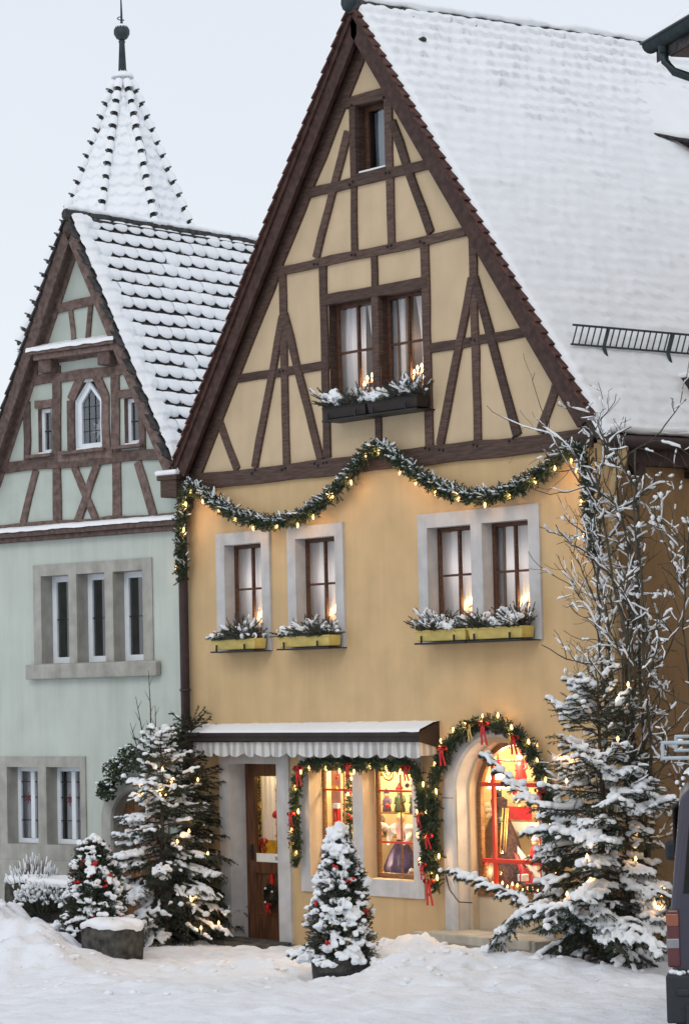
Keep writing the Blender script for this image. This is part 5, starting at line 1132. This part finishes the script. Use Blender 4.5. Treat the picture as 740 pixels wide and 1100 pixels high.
    while k < lights and tries < 900:
        tries += 1; b, L_ = B[r_.integers(0, len(B))]; p = b[r_.integers(5, 8)]
        if (p[0] - bx) * toc[0] + (p[1] - by) * toc[1] < .1 or L_ < .2: continue
        m = MB(); m.tube([(p[0], p[1], p[2] + .01), (p[0], p[1], p[2] + .07)], .009, 6); cd = m.build('candle', M['ceramic'], o)
        m = MB(); m.lathe((p[0], p[1], p[2] + .07), [(.006, 0), (.014, .012), (.012, .026), (.002, .045)], 7); m.build('flame', BULB, cd); point((p[0], p[1], p[2] + .13), light, r_=.02); k += 1
    return o
# big spruce before the right corner: long low arms towards the shop, snow laden
def azR(a, t):
    f = 1.0
    if math.sin(a) > .1: f *= .55                      # wall side is shorter
    if math.cos(a) < -.2 and .15 < t < .8: f *= .62
    return f
spruce('snowy_spruce', 'tallest snow laden spruce with tree candles right of the arched window', (7.46, -.74, .22), 2.72, 1.36, 11, lights=14, n_wh=21, droop=.36, az=azR, low=.05, snow=1.0, sr=1.25, pw=.60, twig=.062, tmax=.24)
spruce('snowy_spruce', 'snow laden spruce with tree lights between green house arch and shop door', (.52, -.80, .05), 2.45, .78, 21, lights=9, n_wh=22, droop=.42, low=.06, snow=1.0, sr=1.2, lean=(-.05, 0), pw=.6, twig=.062, tmax=.22)
spruce('dark_fir', 'dark almost snowless fir leaning in the corner against the downpipe', (.40, -.32, .05), 2.55, .56, 33, nd='needle_d', snow=.04, lights=3, n_wh=26, droop=.5, low=.03, pw=.35, lean=(-.05, .05), cat='fir', sr=.6)
spruce('dark_fir', 'dark snowless fir boughs behind the big spruce near the house corner', (6.75, -.30, .25), 1.3, .50, 35, nd='needle_d', snow=.06, lights=2, n_wh=14, droop=.4, low=.05, pw=.4, cat='fir', sr=.7)
# bare upright leader shoots over the left spruce
m = MB()
for (x, z0_, x2, z2) in ((.30, 2.2, .28, 3.15), (.20, 2.1, .02, 2.85), (.36, 2.1, .40, 2.75), (.12, 2.0, -.10, 2.55)):
    m.tube([(x, -.8, z0_), ((x + x2) / 2 + .02, -.8, (z0_ + z2) / 2), (x2, -.8, z2)], [.012, .008, .003], 5)
    for q in range(4):
        f = .3 + q * .17; c = (x + (x2 - x) * f, -.8, z0_ + (z2 - z0_) * f); m.tube([c, (c[0] + (.08 if q % 2 else -.08), -.8, c[2] + .10)], [.006, .002], 4)
tag(m.build('bare_shoots', M['bark_g']), 'bare upright shoots rising above the left spruce against the green wall', 'shoots')
# long snowy bough pointing at the arch step
def BQ(*px, y=0):
    o = []
    for u, v in px:
        r = CR * ((u - 370) / 2900) + CU * ((550 - v) / 2900) + CF; o.append(tuple(CP + r * ((y - CP.y) / r.y)))
    return o
def bough(name, label, pts, seed, nd='needle', tl0=.2, sr=1.1, cat='bough', trunk=True):
    r_ = np.random.default_rng(seed); pts = ([(7.38, -.74, pts[0][2] - .12)] if trunk else []) + list(pts); Q = resample(pts, .045); o = root(name, label, cat, tuple(Q[0])); n = len(Q); TW = []
    def sub(p, d, tl, lev):
        d = d / np.linalg.norm(d); dr = r_.uniform(.10, .34); T = np.stack([p, p + d * tl * .35, p + d * tl * .7 + [0, 0, -tl * dr * .35], p + d * tl + [0, 0, -tl * dr]], 0); TW.append(T)
        if lev < 1:
            for e_ in (-1, 1):
                for _ in range(2):
                    if r_.random() < .75: p2 = T[1] + (T[2] - T[1]) * r_.random(); sub(p2, d * .7 + np.cross(d, [0, 0, 1]) * e_ * .7 + [0, 0, r_.normal(-.2, .15)], tl * r_.uniform(.35, .6), lev + 1)
    for i in range(3, n):
        g_ = Q[min(n - 1, i + 1)] - Q[i - 1]; g_ = g_ / (np.linalg.norm(g_) + 1e-9); f = i / n
        for sd_ in (-1, 1):
            if r_.random() < .25: continue
            side = np.cross(g_, [0, 0, 1]) * sd_; sub(Q[i], g_ * r_.uniform(.6, 1.1) + side * r_.uniform(.5, .95) + np.array([0, 0, r_.normal(-.22, .16)]), tl0 * (1.1 - .6 * f) * r_.uniform(.55, 1.25), 0)
    TW = np.array(TW); V1, F1 = tubes(TW, np.array([.005, .004, .003, .002])[None] * np.ones((len(TW), 1)), 3); V2, F2 = tubes(Q[None], np.linspace(.018, .005, n)[None], 6); V, F = join([(V1, F1), (V2, F2)]); fast_mesh('branch', V, F, M['bark'], o)
    V, F = needles(TW, 30, .028, .0075, .9); fast_mesh('needles', V, F, M[nd], o)
    sel = r_.random(len(TW)) < .72; V1, F1 = lumps(TW[sel], .021 * sr, r_); k = max(1, n // 6); segs = np.array([Q[min(n - 7, q):min(n - 7, q) + 7] for q in range(2, n - 5, 5)]) if n > 9 else Q[None, :]; V2, F2 = lumps(segs, .026 * sr, r_)
    V, F = join([(V1, F1), (V2, F2)]); melt(fast_mesh('snow', V, F, M['snow_fol'], o, smooth=True), .0105, 1)
    return o
bough('snowy_bough', 'long snowy fir bough reaching left across the arch jamb above the step', BQ((483, 935), (510, 944), (540, 956), (580, 975), (630, 985), y=-1.35)[::-1], 41, tl0=.20, sr=1.0)
bough('snowy_bough', 'drooping snowy fir bough lying over the step front', BQ((525, 1020), (545, 992), (575, 975), (630, 972), y=-1.45)[::-1], 42, tl0=.32, sr=1.2)
bough('snowy_bough', 'upper snowy bough rising left in front of the arched window glass', BQ((522, 812), (545, 835), (570, 858), (600, 880), (645, 885), y=-1.1)[::-1], 43, tl0=.22, sr=1.1)
bough('snowy_bough', 'snowy bough across middle of the arched window with thick snow', BQ((572, 892), (592, 888), (615, 893), (650, 900), y=-1.25)[::-1], 44, tl0=.24, sr=1.35)
bough('snowy_bough', 'low snowy bough drooping to the snow left of the parked van', BQ((708, 1018), (690, 1000), (665, 992), (640, 985), y=-1.2)[::-1], 45, tl0=.32, sr=1.3)
# -- small potted trees: dense, lumpy snow cushions
def potted(name, label, base, H_, Rm, seed, berries=10, nd='needle', cat='small tree', pw=.75, lump=95):
    r_ = np.random.default_rng(seed); o = root(name, label, cat, base); bx, by, bz = base
    V, F = tubes(np.array([[(bx, by, bz - .05), (bx, by, bz + H_ * .5), (bx, by, bz + H_ * .95)]]), np.array([[.03, .02, .005]]), 7); fast_mesh('trunk', V, F, M['bark'], o)
    n = int(2600 * H_); t = r_.random(n) ** 1.15; a = r_.random(n) * 6.283; prof = Rm * np.clip(((1 - t) ** pw) * (1 - .35 * np.exp(-(t / .08) ** 2)), .04, 9) * (1 + .16 * np.sin(a * 3 + t * 9) + .12 * np.sin(a * 5 - t * 14)); q = r_.uniform(.45, 1, n) ** .5
    p = np.stack([bx + np.cos(a) * prof * q, by + np.sin(a) * prof * q, bz + t * H_ * .97], -1); d = norm(np.stack([np.cos(a), np.sin(a), r_.uniform(-.1, .9, n)], -1) + r_.normal(0, .25, (n, 3))) * r_.uniform(.05, .11, (n, 1))
    P = np.stack([p - d * .6, p, p + d * .7], 1); V, F = needles(P, 16, .022, .0075, .6); fast_mesh('foliage', V, F, M[nd], o); V, F = tubes(P, np.full((n, 3), .004), 3); fast_mesh('twigs', V, F, M['bark'], o)
    sb_ = MB(); cnt = int(lump * H_)
    for i in range(cnt):
        tt = ((i + .5) / cnt) ** 1.1; aa = i * 2.4 + r_.normal(0, .4); pr = Rm * max(.05, (1 - tt) ** pw) * (1 + .16 * math.sin(aa * 3 + tt * 9) + .12 * math.sin(aa * 5 - tt * 14)) * r_.uniform(.85, 1.08); s = r_.uniform(.03, .062) * (1 - .3 * tt)
        c = Vector((bx + math.cos(aa) * pr, by + math.sin(aa) * pr, bz + tt * H_ + .02)); tg = Vector((-math.sin(aa), math.cos(aa), 0)); od = Vector((math.cos(aa), math.sin(aa), -.55)); n3 = r_.integers(3, 9)
        for w2 in range(n3):
            q2 = c + tg * r_.normal(0, s * .9) + od * r_.uniform(-.9, 1.1) * s; sb_.blob(q2 + Vector((0, 0, r_.normal(0, s * .2))), s * r_.uniform(.35, .85), 0, 10, .5, r_.uniform(.5, .95))
    sb_.blob((bx, by, bz + H_), .05, 0, 9, .2, 1.3); sb_.blob((bx + .01, by, bz + H_ - .08), .06, 0, 9, .3, 1.0); melt(sb_.build('snow', M['snow_fol'], o), .010, 3)
    for i in range(berries):
        tt = r_.uniform(.08, .8); aa = r_.uniform(-2.2, .6); pr = Rm * (1 - tt) ** pw * 1.05; m = MB()
        c = Vector((bx + math.cos(aa) * pr, by + math.sin(aa) * pr, bz + tt * H_))
        for e in range(3): m.blob(c + Vector(r_.normal(0, .014, 3)), .016, 0, 7, .1)
        m.build('red_decoration', M['red'], o)
    return o
potted('potted_conifer', 'small cone shaped conifer heaped with snow cushions in round tub', (5.31, -2.18, .25), 1.30, .325, 51, 7, nd='needle', pw=.58, lump=190)
bough('snowy_bough', 'short snow lumped bough low at the left of the potted conifer', [(5.14, -2.22, .31), (4.9, -2.3, .31), (4.72, -2.32, .31)], 52, tl0=.12, sr=1.7, trunk=False)
potted('holly_shrub', 'dense dark conical shrub with red berries and snow patches in the long trough', (1.05, -2.12, .30), 1.02, .35, 61, 14, nd='needle_g', cat='shrub', pw=.40, lump=130)
# tub
o = root('round_tub', 'weathered round wooden tub half buried in snow under the cone shaped conifer', 'tub', (5.31, -2.18, 0))
m = MB(); m.lathe((5.31, -2.18, -.1), [(.27, 0), (.30, .36), (.315, .37), (.315, .405), (.28, .405), (.26, .30)], 26); m.build('tub', M['rock'], o)
m = MB(); m.lathe((5.31, -2.18, .235), [(.285, 0), (.275, .045), (.18, .075), (.02, .085)], 20); m.build('snow', M['snow'], o)
m = MB(); m.lathe((5.31, -2.18, .15), [(.293, 0), (.296, .03)], 26); m.build('hoop', M['iron'], o)
# stone planter and the long trough behind it
def stone_block(name, label, x0, x1, y0, y1, z0, z1, seed, rz=.12, cat='planter', snowh=.08):
    c = ((x0 + x1) / 2, (y0 + y1) / 2, z0); o = root(name, label, cat, c, rz); m = MB(); n = 9
    hx, hy, hz = (x1 - x0) / 2, (y1 - y0) / 2, z1 - z0; P = []
    for i in range(9):
        z = hz * i / 8; row = []
        for k in range(40):
            a = 2 * math.pi * k / 40; cx, sy = math.cos(a), math.sin(a); p_ = 4.5; r_ = (abs(cx) ** p_ + abs(sy) ** p_) ** (-1 / p_); e = 1 + .05 * fbm(cx * 2 + seed, sy * 2 + z * 3, seed, 1.4, 4) - (.06 if i == 0 else 0) - (.03 if i == 8 else 0) - .1 * (1 - i / 8)
            row.append((hx * cx * r_ * e, hy * sy * r_ * e, z))
        P.append(row + [row[0]])
    m.sheet(P); m.add([(p[0], p[1], hz - .06) for p in P[-1][:-1]], [tuple(range(40))]); m.build('stone', M['rock'], o, local=True)
    s_ = MB(); P2 = []
    for f_, zz in ((1.0, .0), (1.04, .03), (1.0, snowh * .8), (.9, snowh), (.75, snowh * 1.15), (.55, snowh * 1.2), (.3, snowh * 1.15), (.02, snowh * 1.1)):
        P2.append([(p[0] * f_ + .01 * fbm(p[0] * 5, p[1] * 5, seed), p[1] * f_, hz - .01 + zz + .045 * (f_ < 1.03) * fbm(p[0] * 4, p[1] * 4, seed + 3) + (.02 * fbm(p[0] * 9, p[1] * 9, 1))) for p in P[-1]])
    s_.sheet(P2); s_.build('snow', M['snow'], o, local=True); return o
stone_block('stone_planter', 'rough dark stone planter capped with snow beside the left snow bank', 1.42, 2.05, -2.62, -2.12, -.10, .42, 3)
stone_block('stone_trough', 'long low stone trough behind the planter holding the conical holly shrub', .55, 1.45, -2.35, -1.90, .0, .36, 8, .1, 'trough')
stone_block('stone_trough', 'low stone trough at the far left edge half covered by snow', -1.4, -.05, -1.75, -1.35, .3, .72, 12, .1, 'trough')
# frosted low shrubs before the green house
def shrub(label, c, r_s, h, seed, snow=.7, mt='leaf', name='snowy_shrub', twiggy=0):
    r_ = np.random.default_rng(seed); o = root(name, label, 'shrub', c); n = int(700 * r_s); a = r_.random(n) * 6.283; q = r_.random(n) ** .5
    p = np.stack([c[0] + np.cos(a) * q * r_s * .5, c[1] + np.sin(a) * q * r_s * .35, c[2] + 0 * a], -1); e = np.stack([c[0] + np.cos(a) * q * r_s, c[1] + np.sin(a) * q * r_s * .7, c[2] + h * np.sqrt(np.clip(1 - (q * .8) ** 2, 0, 1)) * r_.uniform(.6, 1.08, n)], -1)
    mid = (p + e) / 2 + r_.normal(0, .02, (n, 3)); P = np.stack([p, mid, e], 1); V, F = tubes(P, np.array([.006, .004, .002])[None] * np.ones((n, 1)), 4); fast_mesh('stems', V, F, M['bark'], o)
    if not twiggy: V, F = needles(P, 26, .035, .012, .6); fast_mesh('leaves', V, F, M[mt], o)
    S = P[r_.random(n) < snow][:, 1:]; S = np.stack([S[:, 0] * .4 + S[:, 1] * .6, S[:, 0] * .15 + S[:, 1] * .85, S[:, 1]], 1); S[..., 2] += .008
    V, F = tubes(S, np.array([.008, .024, .012])[None] * r_.uniform(.5, 1.5, (len(S), 1)) * (.5 if twiggy else 1), 6, .8); fast_mesh('snow', V, F, M['snow_fol'], o, smooth=True); return o
shrub('rounded snow covered shrub left of the conical holly shrub', (.25, -1.75, .38), .30, .42, 71, .6)
shrub('wide frosted shrub at the far left under the ground floor window', (-.55, -1.75, .42), .45, .34, 72, .9)
shrub('thin twiggy frosted shrub at the left edge of the view', (-1.05, -1.55, .48), .42, .55, 73, .5, twiggy=1)
shrub('bare snowy stems between the low shrubs and the stone arch', (-.25, -1.2, .35), .4, .62, 74, .4, twiggy=1)
# ivy above the arch of the green house
o = root('wall_ivy', 'bushy evergreen climber on the green wall above its stone arch', 'ivy', (-.9, -.35, 1.8)); r_ = np.random.default_rng(5); n = 2600
cc = [(-1.15, -.42, 1.74, .17), (-1.0, -.38, 1.98, .22), (-.78, -.32, 2.12, .22), (-.55, -.28, 2.08, .2), (-.3, -.2, 2.28, .18), (.02, -.25, 2.34, .15), (.28, -.30, 2.36, .10)]
k = r_.integers(0, len(cc), n); C_ = np.array(cc); p = C_[k, :3] + rndunit(n) * C_[k, 3:] * r_.random((n, 1)) ** .4 * [1, .6, .8]; s1 = rndunit(n) * .022; s2 = norm(np.cross(s1, rndunit(n))) * .016
V = np.stack([p - s1, p + s2, p + s1, p - s2], 1).reshape(-1, 3); fast_mesh('leaves', V, np.arange(n * 4).reshape(-1, 4), M['leaf'], o)
q = rndunit(90) * .1; P = np.stack([C_[k[:90], :3] - q, C_[k[:90], :3] * 1, C_[k[:90], :3] + q + [0, 0, .03]], 1); V, F = tubes(P, np.full((90, 3), .005), 4); fast_mesh('stems', V, F, M['bark'], o)
sb_ = MB()
for i in range(46): b = cc[r_.integers(0, 5)]; a = r_.uniform(0, 6.28); sb_.blob((b[0] + b[3] * math.cos(a) * .8, b[1] - .08 * r_.random(), b[2] + b[3] * .7 * abs(math.sin(a))), r_.uniform(.012, .028), 0, 7, .3, .5)
sb_.build('snow', M['snow_fol'], o)
# ------------------------------------------------------------------ bare climbing tree at the house corner
def bare_tree():
    r_ = np.random.default_rng(99); o = root('bare_tree', 'tall bare many stemmed tree with snow lined twisted twigs by the house corner', 'bare tree', (7.5, -.35, .25)); ST = []; TWG = []
    def walk(p, d, L_, r0, depth, curl=.25):
        n = max(5, int(L_ / .09)); pts = [np.array(p)]; d = np.array(d, float); d /= np.linalg.norm(d); dd = d.copy()
        for i in range(n):
            dd = dd + r_.normal(0, curl * .45, 3) + np.array([0, 0, .03 if depth < 2 else .05]); dd /= np.linalg.norm(dd); dd = dd * .8 + d * .2; pts.append(pts[-1] + dd / np.linalg.norm(dd) * L_ / n)
        pts = np.array(pts); pts[:, 1] = np.minimum(pts[:, 1], -.12); ST.append((pts, r0, depth))
        if depth < 3:
            nb = {0: 11, 1: 5, 2: 2}[depth]
            for q in range(nb):
                f = r_.uniform(.25 if depth == 0 else .15, .98); k = int(f * (len(pts) - 1)); t = pts[min(k + 1, len(pts) - 1)] - pts[max(0, k - 1)]; t /= np.linalg.norm(t) + 1e-9
                s = r_.normal(0, 1, 3); s[1] *= .6; s -= s @ t * t; s /= np.linalg.norm(s); nd_ = t * .75 + s * .85 + np.array([0, 0, .12])
                walk(pts[k], nd_, L_ * r_.uniform(.12, .26) if depth == 0 else L_ * r_.uniform(.3, .6), r0 * .45, depth + 1, .62)
    stems = [((7.45, -.35, .3), (7.0, -.35, 4.4), 1.0), ((7.5, -.30, .3), (7.02, -.3, 5.25), 1.0), ((7.50, -.35, .3), (7.42, -.3, 5.2), 1.2), ((7.60, -.30, .3), (7.72, -.25, 5.2), 1.3), ((7.65, -.35, .3), (8.0, -.3, 4.9), 1.0), ((7.55, -.45, .3), (7.25, -.4, 4.9), .9), ((7.7, -.3, .3), (8.35, -.3, 4.4), .8), ((7.5, -.3, .3), (7.25, -.3, 3.4), .8)]
    for a, b, s in stems:
        a = np.array(a); b = np.array(b); walk(a, b - a, np.linalg.norm(b - a), .022 * s, 0, .22)
    for dep, nm in ((0, 'trunk'), (None, 'branches')):
        vs = []
        for pts, r0, d_ in ST:
            if (d_ == 0) != (dep == 0): continue
            n = len(pts); vs.append(tubes(pts[None], np.linspace(r0, r0 * .3 + .0015, n)[None], 7 if d_ == 0 else 5))
        V, F = join(vs); fast_mesh(nm, V, F, M['bark_g'], o, smooth=True)
    vs = []; SG = [[], []]
    for pts, r0, d_ in ST:
        n = len(pts); i = 0
        while i < n - 3:
            ln = int(r_.integers(3, 8)); seg = pts[i:i + ln + 1]
            if len(seg) >= 3:
                t = seg[-1] - seg[0]; ho = np.hypot(t[0], t[1]) / (np.linalg.norm(t) + 1e-9)
                if r_.random() < (.15 if d_ == 0 else .22 + .5 * ho):
                    q = np.linspace(0, len(seg) - 1, 5); s2 = np.stack([np.interp(q, np.arange(len(seg)), seg[:, e]) for e in range(3)], 1); SG[0 if ho < .5 else 1].append(s2 + [0, 0, r0 * .4])
            i += ln
    for g_, rr in ((SG[0], .007), (SG[1], .0115)):
        if g_: vs.append(lumps(np.array(g_), rr, r_, .002, 9))
    for _ in range(26):
        pts = ST[r_.integers(0, len(ST))][0]; p = pts[r_.integers(len(pts) // 2, len(pts))]; mm = np.stack([p + [0, 0, -.02], p + [.004, 0, .008], p + [0, 0, .035]]); vs.append(tubes(mm[None], np.array([[.012, .026, .008]]), 7))
    V, F = join(vs); fast_mesh('snow', V, F, M['snow_fol'], o, smooth=True); return o
bare_tree()
# ------------------------------------------------------------------ parked van, seen from behind at the right edge
vx, vy = CP.x + 17 * ( -0.70), CP.y + 17 * .73
def cray(u, v, d):
    r = CR * ((u - 370) / 2900) + CU * ((550 - v) / 2900) + CF; return CP + r * d
c0_ = cray(716, 1080, 17); fwd = Vector((CF.x, CF.y, 0)).normalized(); ang_v = math.atan2(fwd.y, fwd.x) - R(9.5)     # the van points away from the viewer
VZ = .45; rt_ = Vector((math.sin(ang_v), -math.cos(ang_v), 0)); fw_ = Vector((math.cos(ang_v), math.sin(ang_v), 0)); W2 = .92
vc = Vector((c0_.x, c0_.y, VZ)) + rt_ * W2
Vn = root('parked_van', 'dark plum van with roof bars parked with its back to the viewer', 'van', tuple(vc), ang_v)       # local x forward, local y left
LV = dict(local=True)
def vsec(x, wb, wt, zb, zm, zt): return [(x, -wb, zb), (x, -wb * 1.0, zm), (x, -wt, zt - .12), (x, -wt + .12, zt), (x, wt - .12, zt), (x, wt, zt - .12), (x, wb, zm), (x, wb, zb)]
m = MB(); secs = [vsec(.06, .86, .76, .42, 1.0, 1.80), vsec(.0 + .10, .885, .80, .38, 1.0, 1.83), vsec(.5, .90, .82, .36, 1.0, 1.86), vsec(3.0, .90, .82, .36, 1.0, 1.84), vsec(3.5, .90, .80, .36, 1.0, 1.62), vsec(4.1, .88, .78, .38, .95, 1.06), vsec(4.6, .82, .74, .42, .85, .92)]
V = [p for s in secs for p in s]; n = 8; m.add(V, [(i * n + k, i * n + (k + 1) % n, (i + 1) * n + (k + 1) % n, (i + 1) * n + k) for i in range(6) for k in range(n)] + [tuple(range(n - 1, -1, -1)), tuple(range(6 * n, 7 * n))], 0); m.build('body', M['paint_van'], Vn, bevel=.03, **LV)
m = MB(); m.prism([(-.74, 1.14), (.74, 1.14), (.68, 1.66), (-.68, 1.66)], .035, .06, ax='x'); m.build('rear_window', M['glass_dark'] if False else mat('tinted_glass', (.02, .03, .032), .25, .3, 12, .1, spec=.5), Vn, bevel=.02, **LV)
m = MB(); m.prism([(-.80, 1.10), (.80, 1.10), (.73, 1.70), (-.73, 1.70)], .05, .07, ax='x'); m.build('window_rubber', M['rubber'], Vn, **LV)
m = MB(); m.box(-.06, .12, -.92, .92, .30, .60, 0); m.box(-.075, -.05, -.86, .86, .47, .52); m.box(-.09, .0, -.80, .80, .22, .42); bp_ = m.build('rear_bumper', M['plastic'], Vn, bevel=.05, **LV)
m = MB(); m.box(4.5, 4.72, -.86, .86, .28, .55); m.build('front_bumper', M['plastic'], Vn, bevel=.05, **LV)
for s in (-1, 1):
    t = MB(); t.box(.03, .13, s * .87 - .04, s * .87 + .04, .64, 1.0); tl = t.build('tail_light', M['lamp_red'], Vn, bevel=.012, **LV)
    t = MB(); t.box(.022, .12, s * .87 - .036, s * .87 + .043, .90, .975); t.build('indicator', M['lamp_orange'], tl, bevel=.005, **LV)
    t = MB(); t.box(.022, .12, s * .87 - .036, s * .87 + .043, .76, .82); t.build('reversing_light', M['lamp_white'], tl, bevel=.005, **LV)
    for x in (.85, 3.75):
        wv = MB(); Wm = [(.20, -.1), (.31, -.095), (.325, -.05), (.325, .05), (.31, .095), (.20, .1)]
        for k in range(28):
            pass
        V = []; K2 = 28
        for r2, yy2 in Wm:
            for k in range(K2): a = 2 * math.pi * k / K2; V.append((x + r2 * math.cos(a), s * .80 + yy2, .325 + r2 * math.sin(a)))
        wv.add(V, [(i * K2 + k, i * K2 + (k + 1) % K2, (i + 1) * K2 + (k + 1) % K2, (i + 1) * K2 + k) for i in range(5) for k in range(K2)], 0, True)
        wh = wv.build('wheel', M['rubber'], Vn, **LV); rm_ = MB(); V = [(x + .2 * math.cos(2 * math.pi * k / 20), s * .86, .325 + .2 * math.sin(2 * math.pi * k / 20)) for k in range(20)]; rm_.add(V, [tuple(range(20))]); rm_.build('rim', M['rack'], wh, **LV)
    sw_ = MB(); sw_.box(.6, 3.1, s * .87 - .01, s * .87 + .01, 1.12, 1.62); sw_.build('side_window', M['rubber'], Vn, bevel=.01, **LV)
    mr = MB(); mr.box(3.2, 3.4, s * .98 - .09, s * .98 + .09, 1.1, 1.25); mr.build('door_mirror', M['plastic'], Vn, bevel=.03, **LV)
    rr_ = MB(); rr_.tube([(.35, s * .70, 1.93), (3.1, s * .70, 1.91)], .02, 8)
    for x in (.45, 1.7, 2.9): rr_.tube([(x, s * .70, 1.84), (x, s * .70, 1.93)], .022, 8)
    rr_.build('roof_rail', M['rack'], Vn, **LV)
m = MB()
for x in (.42, 2.3):
    for z in (1.945, 2.045): m.box(x - .02, x + .02, -.93, .93, z - .012, z + .012)
    for y in (-.92, .92): m.box(x - .02, x + .02, y - .012, y + .012, 1.95, 2.04)
    for y in (-.66, -.2, .2, .66): m.box(x - .02, x + .02, y - .015, y + .015, 1.86, 2.04)
m.build('roof_bars', M['rack'], Vn, bevel=.008, **LV)
m = MB(); m.box(3.42, 3.5, -.7, .7, 1.1, 1.55); m.build('windscreen', M['rubber'], Vn, **LV)
m = MB(); m.box(-.01, .0, -.26, .26, .68, .79); m.build('number_plate', M['white'], Vn, **LV)
m = MB(); P = [[(x, y, 1.86 + (.028 + .012 * fbm(x * 3, y * 3, 1)) * (1 - max(0, abs(y) - .62) * 5) - .03 * max(0, (.35 - x)) * 2) for y in np.linspace(-.78, .78, 30)] for x in np.linspace(.10, 3.2, 40)]; m.sheet(P)
for i in range(90): m.blob((.045 + .1 * random.random(), random.uniform(-.82, .82), 1.72 + random.uniform(0, .14)), random.uniform(.006, .02), 0, 6, .3)
for i in range(60): m.blob((.03, random.uniform(-.74, .74), 1.13 + random.uniform(-.01, .03)), random.uniform(.012, .03), 0, 6, .3)
for i in range(120): m.blob((random.uniform(-.05, .05), random.uniform(-.9, .9), .61), random.uniform(.012, .03), 0, 6, .3, .6)
for i in range(24): m.blob((.42, random.uniform(-.9, .9), 2.06), random.uniform(.01, .02), 0, 6, .3, .5)
m.build('snow', M['snow_fol'], Vn, **LV)
# ------------------------------------------------------------------ neighbouring house, only its eave corner is in view
NA_ = math.atan2(-.39, .92); e0 = cray(704, 44, 25)
Nb = root('neighbour_house', 'neighbouring house whose snowy eave corner and dark gutter show at top right', 'house', (e0.x, e0.y, 0), NA_)
NZ = e0.z
m = MB(); m.box(.62, 9, .55, 7, -.3, NZ - .32); m.build('wall', M['stone_warm'], Nb, bevel=.01, **LV)
m = MB(); m.prism([(-.02, NZ - .10), (3.6, NZ + 3.0), (7.4, NZ - .10), (7.4, NZ - .22), (3.6, NZ + 2.8), (-.02, NZ - .22)], .05, 9.2, ax='x'); m.build('roof', M['tile_dark'], Nb, **LV)
m = MB(); m.prism([(-.02, NZ - .12), (7.4, NZ - .12), (7.4, NZ - .36), (.3, NZ - .36), (.3, NZ - .22), (.0, NZ - .22)], .30, 9, ax='x'); m.build('soffit', M['barge'], Nb, bevel=.01, **LV)
m = MB(); K2 = 9; V = []
for x in (0, 9.2):
    for rr_ in (.085, .075):
        for k in range(K2): a = math.pi + math.pi * k / (K2 - 1); V.append((x, -.06 + rr_ * math.cos(a), NZ - .04 + rr_ * math.sin(a)))
m.add(V, [(k, k + 1, 2 * K2 + k + 1, 2 * K2 + k) for k in range(K2 - 1)] + [(K2 + k, 3 * K2 + k, 3 * K2 + k + 1, K2 + k + 1) for k in range(K2 - 1)] + [tuple(range(K2))], 0, True)
m.tube([(-.01, -.15, NZ - .035), (9.2, -.15, NZ - .035)], .012, 6); m.build('gutter', M['zinc'], Nb, **LV)
m = MB(); m.tube([(.28, -.05, NZ - .08), (.28, -.05, NZ - .18)], [.06, .045], 10); m.tube([(.28, -.05, NZ - .15), (.285, -.04, NZ - .26), (.32, .03, NZ - .36), (.45, .25, NZ - .47), (.56, .46, NZ - .56), (.58, .50, NZ - .7), (.58, .50, 0)]  , .040, 10); m.build('downpipe', M['zinc'], Nb, **LV)
m = MB(); P = [[(x, y, NZ - .02 + (.82 * max(0, y + .02)) + (.07 if .0 < i < 99 and y > -.08 else -.01) * (0 if x < .0 else 1) + .015 * fbm(x, y, 3, 3, 3)) for i, y in enumerate(list(np.arange(-.12, .8, .06)) + [1.5, 3.6])] for x in [-.02] + list(np.arange(.02, 3, .07)) + [9.2]]; m.sheet(P); m.build('roof_snow', M['snow'], Nb, **LV)
bpy.context.view_layer.update()
